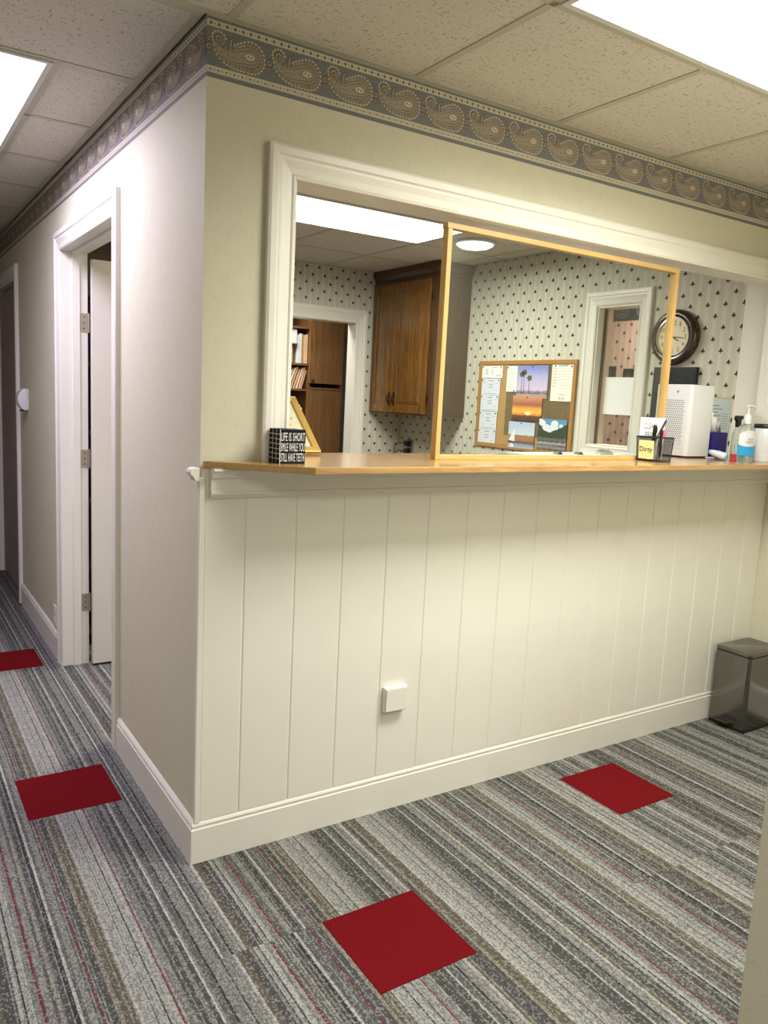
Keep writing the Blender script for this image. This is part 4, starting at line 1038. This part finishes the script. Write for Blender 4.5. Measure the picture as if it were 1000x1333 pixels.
c4 = [(cn.x, cn.y), (cn.x + CW, cn.y), (cn.x + CW, cn.y + CD), (cn.x, cn.y + CD)]
for k in range(4):
    a_, b_ = c4[k], c4[(k + 1) % 4]
    tag(make('mesh_side', wallq((*a_, ZC + .001), (*b_, ZC + .001), 20, 22), 'mesh', pc), kind='stuff')
box('cup_floor', (cn.x, cn.x + CW, cn.y, cn.y + CD, ZC + .0003, ZC + .003), 'mesh', pc)
rp = [(p_[0] + (tp if i in (1, 2) else -tp), p_[1] + (tp if i > 1 else -tp), ZC + CH) for i, p_ in enumerate(c4)]
for k in range(4): make('rim_wire', MB().tube([rp[k], rp[(k + 1) % 4]], .0026, 8), 'mesh', pc)
for k in range(4): make('corner_wire', MB().tube([(*c4[k], ZC + .001), rp[k]], .0018, 6), 'mesh', pc)
# sticky note on its left face
nx_ = cn.x - .0045
sn = make('sticky_note', MB().add([(nx_ - .001, cn.y + .012, ZC + .010), (nx_ - .001, cn.y + .088, ZC + .010), (nx_ - .0052, cn.y + .088, ZC + .086), (nx_ - .0052, cn.y + .012, ZC + .086),
     (nx_ - .0016, cn.y + .012, ZC + .010), (nx_ - .0016, cn.y + .088, ZC + .010), (nx_ - .0058, cn.y + .088, ZC + .086), (nx_ - .0058, cn.y + .012, ZC + .086)],
     [(0, 1, 2, 3), (7, 6, 5, 4), (0, 1, 5, 4), (1, 2, 6, 5), (2, 3, 7, 6), (3, 0, 4, 7)]), flat('sticky_yellow', (0.80, 0.76, 0.36), 0.7))
tag(sn, 'yellow sticky note reading Dirty on the mesh pen cup', 'note')
text('handwriting', 'Dirty', 'blackink', sn, (nx_ - .0034, cn.y + .082, ZC + .034), (0, -1, 0), Vector((-.055, 0, 1)).normalized(), .064, .026, (-1, 0, 0), 0.0012)
# pens
def pen(name, base, tip, r, mat, label, cap=None, capmat=None):
    b_, t_ = Vector(base), Vector(tip); d = (t_ - b_)
    o = thing(name, base, label, 'pen', 'pens in the mesh cup')
    make('barrel', MB().tube([b_, b_ + d * .72], r, 12), mat, o, smooth=True)
    make('pen_cap', MB().tube([b_ + d * .72, b_ + d * .735, b_ + d * .97, t_], [r * .9, r * 1.12, r * 1.05, r * .6], 12), capmat or mat, o, smooth=True)
    make('pocket_clip', MB().tube([b_ + d * .95 + Vector((0, -r * 1.3, 0)), b_ + d * .78 + Vector((0, -r * 1.5, 0))], r * .25, 6), capmat or mat, o)
X0, Y0 = cn.x, cn.y
pen('marker', (X0 + .030, Y0 + .05, ZC + .005), (X0 + .010, Y0 + .030, ZC + .150), .0075, 'dark', 'thick black marker leaning left in the pen cup')
pen('ballpoint_pen', (X0 + .050, Y0 + .025, ZC + .005), (X0 + .038, Y0 + .020, ZC + .137), .0055, 'dark', 'slim black pen upright in middle of the pen cup')
pen('ballpoint_pen', (X0 + .012, Y0 + .066, ZC + .006), (X0 + .122, Y0 + .066, ZC + .170), .0040, 'dark', 'slim black pen leaning far right in the pen cup')
pen('ballpoint_pen', (X0 + .045, Y0 + .02, ZC + .005), (X0 + .086, Y0 + .040, ZC + .132), .0048, flat('grey_pen', (0.45, 0.45, 0.42), 0.4), 'grey pen with pink cap in the pen cup', None, flat('pink_cap', (0.60, 0.09, 0.16), 0.4))
# card in a small clear stand
YC = .0195
a, b = px(835, 543, 1, YC), px(867, 545, 1, YC)
cz1 = a.z; cw = b.x - a.x
cd = make('clean_card', MB().box(a.x, b.x, YC, YC + .0012, ZC + .0002, cz1), 'sheet')
tag(cd, 'white hand-lettered card about clean pens behind the pen cup', 'sign')
text('lettering', 'CLEAN', 'blackink', cd, (a.x + cw * .14, YC, cz1 - .047), (1, 0, 0), (0, 0, 1), cw * .52, .022, (0, -1, 0), .0006, -.01)
text('lettering', 'PENS', 'blackink', cd, (a.x + cw * .22, YC, cz1 - .082), (1, 0, 0), (0, 0, 1), cw * .46, .022, (0, -1, 0), .0006, -.01)
# air purifier ----------------------------------------------------------
PX0, PX1, PY0, PY1, PZ0, PZ1 = 2.335, 2.515, .098, .296, ZC, 1.582
ap = thing('air_purifier', ((PX0 + PX1) / 2, (PY0 + PY1) / 2, ZC), 'white boxy air purifier with perforated side on the counter', 'air purifier')
def rrect(x0, x1, y0, y1, r, n=6):
    o = []
    for cx_, cy_, a0 in ((x1 - r, y1 - r, 0), (x0 + r, y1 - r, 90), (x0 + r, y0 + r, 180), (x1 - r, y0 + r, 270)):
        for k in range(n + 1):
            q = math.radians(a0 + 90 * k / n); o.append((cx_ + r * math.cos(q), cy_ + r * math.sin(q)))
    return o
make('housing', MB().prism(rrect(PX0, PX1, PY0, PY1, .022), lambda p, q, d: (p, q, d), PZ0 + .008, PZ1), 'white', ap, 0.003, smooth=True)
make('foot_plate', MB().prism(rrect(PX0 + .012, PX1 - .012, PY0 + .012, PY1 - .012, .02), lambda p, q, d: (p, q, d), PZ0 + .0003, PZ0 + .008), 'dark', ap)
mb = MB()
rows_, cols_ = 24, 13
for r_ in range(rows_):
    for k in range(cols_):
        y_ = PY0 + .036 + (k + (.5 if r_ % 2 else 0)) * .0108; z_ = PZ0 + .040 + r_ * .0096
        fade = 1.0 if r_ > 5 else .45 + .09 * r_
        R0 = .0030 * fade
        mb.add([(PX0 - .0004, y_ + R0 * math.cos(t_ * math.pi / 3), z_ + R0 * math.sin(t_ * math.pi / 3)) for t_ in range(6)], [list(range(6))])
tag(make('perforations', mb, flat('hole_dark', (0.05, 0.05, 0.055), 0.7), ap), kind='stuff')
make('logo_mark', MB().add([(PX0 - .0004, .172 + a_, 1.548 + b_) for a_, b_ in ((-.006, .006), (.006, .006), (.004, -.002), (0, -.008), (-.004, -.002))], [(0, 1, 2, 3, 4)]), 'ink', ap)
make('charging_lead', MB().tube([(PX1 - .03, PY0 + .001, PZ0 + .004), (PX1 - .01, PY0 - .012, PZ0 + .004), (PX1 + .02, PY0 - .010, PZ0 + .004)], .003, 8), 'white', ap)
# tissue box ------------------------------------------------------------
tb = thing('tissue_box', (2.58, .14, ZC), 'dark blue tissue box with white tissue beside air purifier', 'tissue box')
TX0, TX1, TY0, TY1, TZ = 2.522, 2.638, .098, .180, px(940, 563, 1, .098).z
make('carton', MB().box(TX0, TX1, TY0, TY1, ZC, TZ), flat('navy_carton', (0.022, 0.012, 0.15), 0.45), tb, 0.002)
ts = []
for k in range(9):
    t_ = k / 8; ts.append((TX0 + .012 + .095 * t_, TY0 + .03 + .012 * math.sin(t_ * 9), .0))
mb = MB(); vv_ = [(p_[0], p_[1], TZ - .001) for p_ in ts]; 
vv_ += [(TX0 + .022 + .060 * k / 8, TY0 + .036 + .016 * math.sin(k * 1.6), TZ + .055 + .018 * math.sin(k * .9)) for k in range(9)]
vv_ += [(TX0 + .020 + .045 * k / 8, TY0 + .040 + .014 * math.sin(k * 1.9 + 1), TZ + .095 - .006 * k + .012 * math.sin(k * 1.4)) for k in range(9)]
fs_ = [(k, k + 1, 10 + k, 9 + k) for k in range(8)] + [(9 + k, 10 + k, 19 + k, 18 + k) for k in range(8)]
ti = make('tissue', mb.add(vv_, fs_), flat('tissue_white', (0.82, 0.82, 0.80), 0.8), tb, smooth=True)
md = ti.modifiers.new('thickness', 'SOLIDIFY'); md.thickness = .0012
# document holder
HY = .20
h0, h1 = px(928, 517.5, 1, HY), px(956, 519, 1, HY); hx0, hx1, hz1 = h0.x, h1.x, (h0.z + h1.z) / 2; hw = hx1 - hx0
dh = thing('document_holder', ((hx0 + hx1) / 2, HY, ZC), 'clear upright holder with printed form behind the tissue box', 'document holder')
make('form_sheet', MB().box(hx0 + .004, hx1 - .006, HY + .010, HY + .0108, ZC + .004, hz1 - .004), 'bluesheet', dh)
mb = MB()
for k in range(8): mb.box(hx0 + .014, hx0 + .014 + hw * (.35, .5, .3, .45, .32, .4, .2, .35)[k], HY + .0094, HY + .0100, hz1 - .040 - k * .016, hz1 - .036 - k * .016)
for k in range(7): mb.box(hx0 + hw * .6, hx0 + hw * .86, HY + .0094, HY + .0100, hz1 - .078 - k * .012, hz1 - .076 - k * .012)
tag(make('printed_lines', mb, 'ink', dh), kind='stuff')
make('acrylic_panel', MB().box(hx0, hx1, HY + .005, HY + .0075, ZC + .001, hz1), 'glass', dh)
make('back_card', MB().box(hx0, hx1 + .002, HY + .0112, HY + .016, ZC + .004, hz1 + .004), flat('yellow_card', (0.62, 0.54, 0.30), 0.7), dh)
make('holder_foot', MB().box(hx0, hx1, HY - .003, HY + .045, ZC + .0002, ZC + .0035), flat('acrylic_grey', (0.5, 0.52, 0.52), 0.2), dh)
# thermometer
q0, q1 = px(924.5, 588, 1, .040), px(945, 597.3, 1, -.035); q1.z = ZC + .0185; q0.z = max(q0.z, ZC + .016)
tm = thing('thermometer', (2.40, -.07, ZC), 'white handheld thermometer with blue ends lying on counter', 'thermometer')
dq = q1 - q0
MT['sky'] = flat('sky_blue_plastic', (0.22, 0.58, 0.78), 0.35)
make('body', MB().tube([q0 + dq * t_ for t_ in (.08, .15, .5, .85, .97)], [.010, .013, .0155, .017, .016], 16), 'white', tm, smooth=True)
make('sensor_tip', MB().tube([q0 - dq * .03, q0 + dq * .08], [.010, .0105], 16), 'sky', tm, smooth=True)
make('end_cap', MB().tube([q0 + dq * .97, q0 + dq * 1.03, q0 + dq * 1.05], [.0165, .015, .009], 16), 'sky', tm, smooth=True)
make('button', MB().lathe([(.006, -.006), (.0055, .006), (.003, .0075)], q0 + dq * .5 + Vector((-.004, -.006, .0095)), 2, 14), 'sky', tm, smooth=True)
# sanitizer
bc = Vector((2.512, -.075, ZC))
sz = thing('sanitizer_bottle', tuple(bc), 'clear hand sanitizer pump bottle with white and blue label', 'bottle')
mg = Mat('clear_bottle', 0.08, color=(0.80, 0.86, 0.84)); mg.b.inputs['Transmission Weight'].default_value = 0.85; mg.b.inputs['IOR'].default_value = 1.2; MT['bottle'] = mg.m
make('bottle_body', MB().lathe([(0.046, .0005), (0.053, .004), (0.054, .02), (0.056, .10), (0.0555, .125), (0.050, .145), (0.036, .163), (0.018, .172), (0.016, .176)], bc, 2, 36, sx=1.0, sy=.62), 'bottle', sz, smooth=True)
def label_strip(name, z0, z1, mat, r=.0572, arch=0.0):
    mb = MB(); n_ = 22; vs2 = []
    for k in range(n_ + 1):
        t_ = math.radians(188 + 118 * k / n_); s_ = abs(k / n_ - .5) * 2
        for zz in (z0, z1 - arch * s_ ** 2.2): vs2.append((bc.x + r * math.cos(t_), bc.y + r * .645 * math.sin(t_), ZC + zz))
    return make(name, mb.add(vs2, [(2 * k, 2 * k + 2, 2 * k + 3, 2 * k + 1) for k in range(n_)]), mat, sz, smooth=True)
lw = label_strip('label_white', .058, .142, 'white', .0574, .020); lb = label_strip('label_blue', .030, .070, flat('label_blue_print', (0.02, 0.30, 0.62), 0.4), .0578, -.010)
ld = Vector((.93, -.36, 0)); lc = bc + Vector((-.020, -.0348, 0))
text('lettering', 'hand', 'ink', lw, lc - ld * .013 + Vector((0, -.0024, .100)), ld, (0, 0, 1), .026, .011, (-.36, -.93, 0), .004)
text('lettering', 'sanitizer', 'ink', lw, lc - ld * .020 + Vector((0, -.0024, .087)), ld, (0, 0, 1), .040, .010, (-.36, -.93, 0), .004)
make('pump_collar', MB().lathe([(.0165, .170), (.0165, .190), (.015, .205), (.009, .215)], bc, 2, 20), 'white', sz, smooth=True)
make('pump_tube', MB().lathe([(.0055, .21), (.0055, .245)], bc, 2, 12), 'white', sz, smooth=True)
make('pump_spout', MB().tube([(bc.x - .014, bc.y, ZC + .247), (bc.x, bc.y, ZC + .250), (bc.x + .03, bc.y - .002, ZC + .248), (bc.x + .052, bc.y - .004, ZC + .243)], [.005, .0065, .005, .0035], 10), 'white', sz, smooth=True)
make('dip_tube', MB().lathe([(.003, .02), (.003, .172)], bc, 2, 8), 'white', sz)
# little items by the bottle
RB = px(957, 601.0, 2, ZC)
tag(make('red_box', MB().box(RB.x - .012, RB.x + .012, RB.y, RB.y + .02, ZC, ZC + .034), flat('red_plastic', (0.45, 0.03, 0.05), 0.4), bevel=0.002), 'tiny red box on counter at the foot of sanitizer bottle', 'box')
gb = thing('green_bottle', (2.575, -.015, ZC), 'small green tube standing behind the sanitizer bottle', 'tube')
make('tube_body', MB().lathe([(.016, .0005), (.016, .055), (.012, .062)], (2.578, -.012, ZC), 2, 16), flat('green_plastic', (0.02, 0.25, 0.12), 0.4), gb, smooth=True)
make('tube_cap', MB().lathe([(.010, .062), (.010, .075), (.008, .077)], (2.578, -.012, ZC), 2, 16), 'white', gb, smooth=True)
SB = px(961.5, 552, 1, .062).x
ph = thing('black_pump_bottle', (SB, .062, ZC), 'black-topped bottle half hidden behind the sanitizer', 'bottle')
make('bottle_body', MB().lathe([(.022, .0005), (.024, .01), (.024, .12), (.014, .142), (.012, .150)], (SB, .062, ZC), 2, 20), 'bottle', ph, smooth=True)
make('spray_head', MB().prism([(-.012, .15), (.012, .15), (.012, .185), (.026, .192), (.026, .205), (-.022, .205), (-.030, .19), (-.016, .178)], lambda p, q, d: (SB + p, .062 + d, ZC + q), -.009, .009), 'dark', ph, 0.003)
# wipes canister
wc = Vector((2.668, -.070, ZC))
cn2 = thing('wipes_canister', tuple(wc), 'white canister with black lid at right end of counter', 'canister')
body = make('canister_body', MB().lathe([(.047, .0005), (.049, .004), (.049, .150), (.047, .153)], wc, 2, 32), 'white', cn2, smooth=True)
make('lid', MB().lathe([(.049, .1535), (.050, .157), (.050, .168), (.046, .173), (.02, .174)], wc, 2, 32), 'dark', cn2, smooth=True)
mb = MB()
for k in range(12):
    for s in range(7):
        t0, t1 = math.radians(196 + s * 9), math.radians(196 + (s + (1 if s < 6 else .6)) * 9)
        if (k * 7 + s) % 5 == 4: continue
        z_ = .045 + k * .0075
        mb.add([(wc.x + .0494 * math.cos(t_), wc.y + .0494 * math.sin(t_), wc.z + zz) for t_, zz in ((t0, z_), (t1, z_), (t1, z_ + .0016), (t0, z_ + .0016))], [(0, 1, 2, 3)])
tag(make('printed_lines', mb, flat('faint_ink', (0.55, 0.56, 0.58), 0.6), body), kind='stuff')

# ================================================================== STEEL BIN
bx0, bx1, by0, by1, bz = 2.535, 2.800, -.215, -.030, .372
bn = thing('step_bin', ((bx0 + bx1) / 2, (by0 + by1) / 2, 0), 'brushed steel step bin standing against the panelled front', 'trash can')
MT['steel'] = mat_steel('brushed_steel', (0.24, 0.23, 0.21), 0.17)
make('bin_body', MB().prism(rrect(bx0, bx1, by0, by1, .018), lambda p, q, d: (p, q, d), .016, bz - .016), 'steel', bn, 0.0, smooth=True)
make('lid_seam', MB().prism(rrect(bx0 + .003, bx1 - .003, by0 + .003, by1 - .003, .016), lambda p, q, d: (p, q, d), bz - .016, bz - .012), 'dark', bn)
make('lid', MB().prism(rrect(bx0 - .001, bx1 + .001, by0 - .001, by1 + .001, .019), lambda p, q, d: (p, q, d), bz - .012, bz + .006), 'steel', bn, 0.005, smooth=True)
make('base_ring', MB().prism(rrect(bx0 - .002, bx1 + .002, by0 - .002, by1 + .002, .019), lambda p, q, d: (p, q, d), .0005, .016), 'dark', bn)
pd = make('pedal', MB().prism([(-.040, 0), (.040, 0), (.032, .036), (-.032, .036)], lambda p, q, d: (bx0 - q + .004, (by0 + by1) / 2 - .0 + p, .030 + d), 0, .006), 'steel', bn, 0.002)
make('pedal_well', MB().box(bx0 - .004, bx0 + .002, (by0 + by1) / 2 - .042, (by0 + by1) / 2 + .042, .010, .030), 'dark', bn)
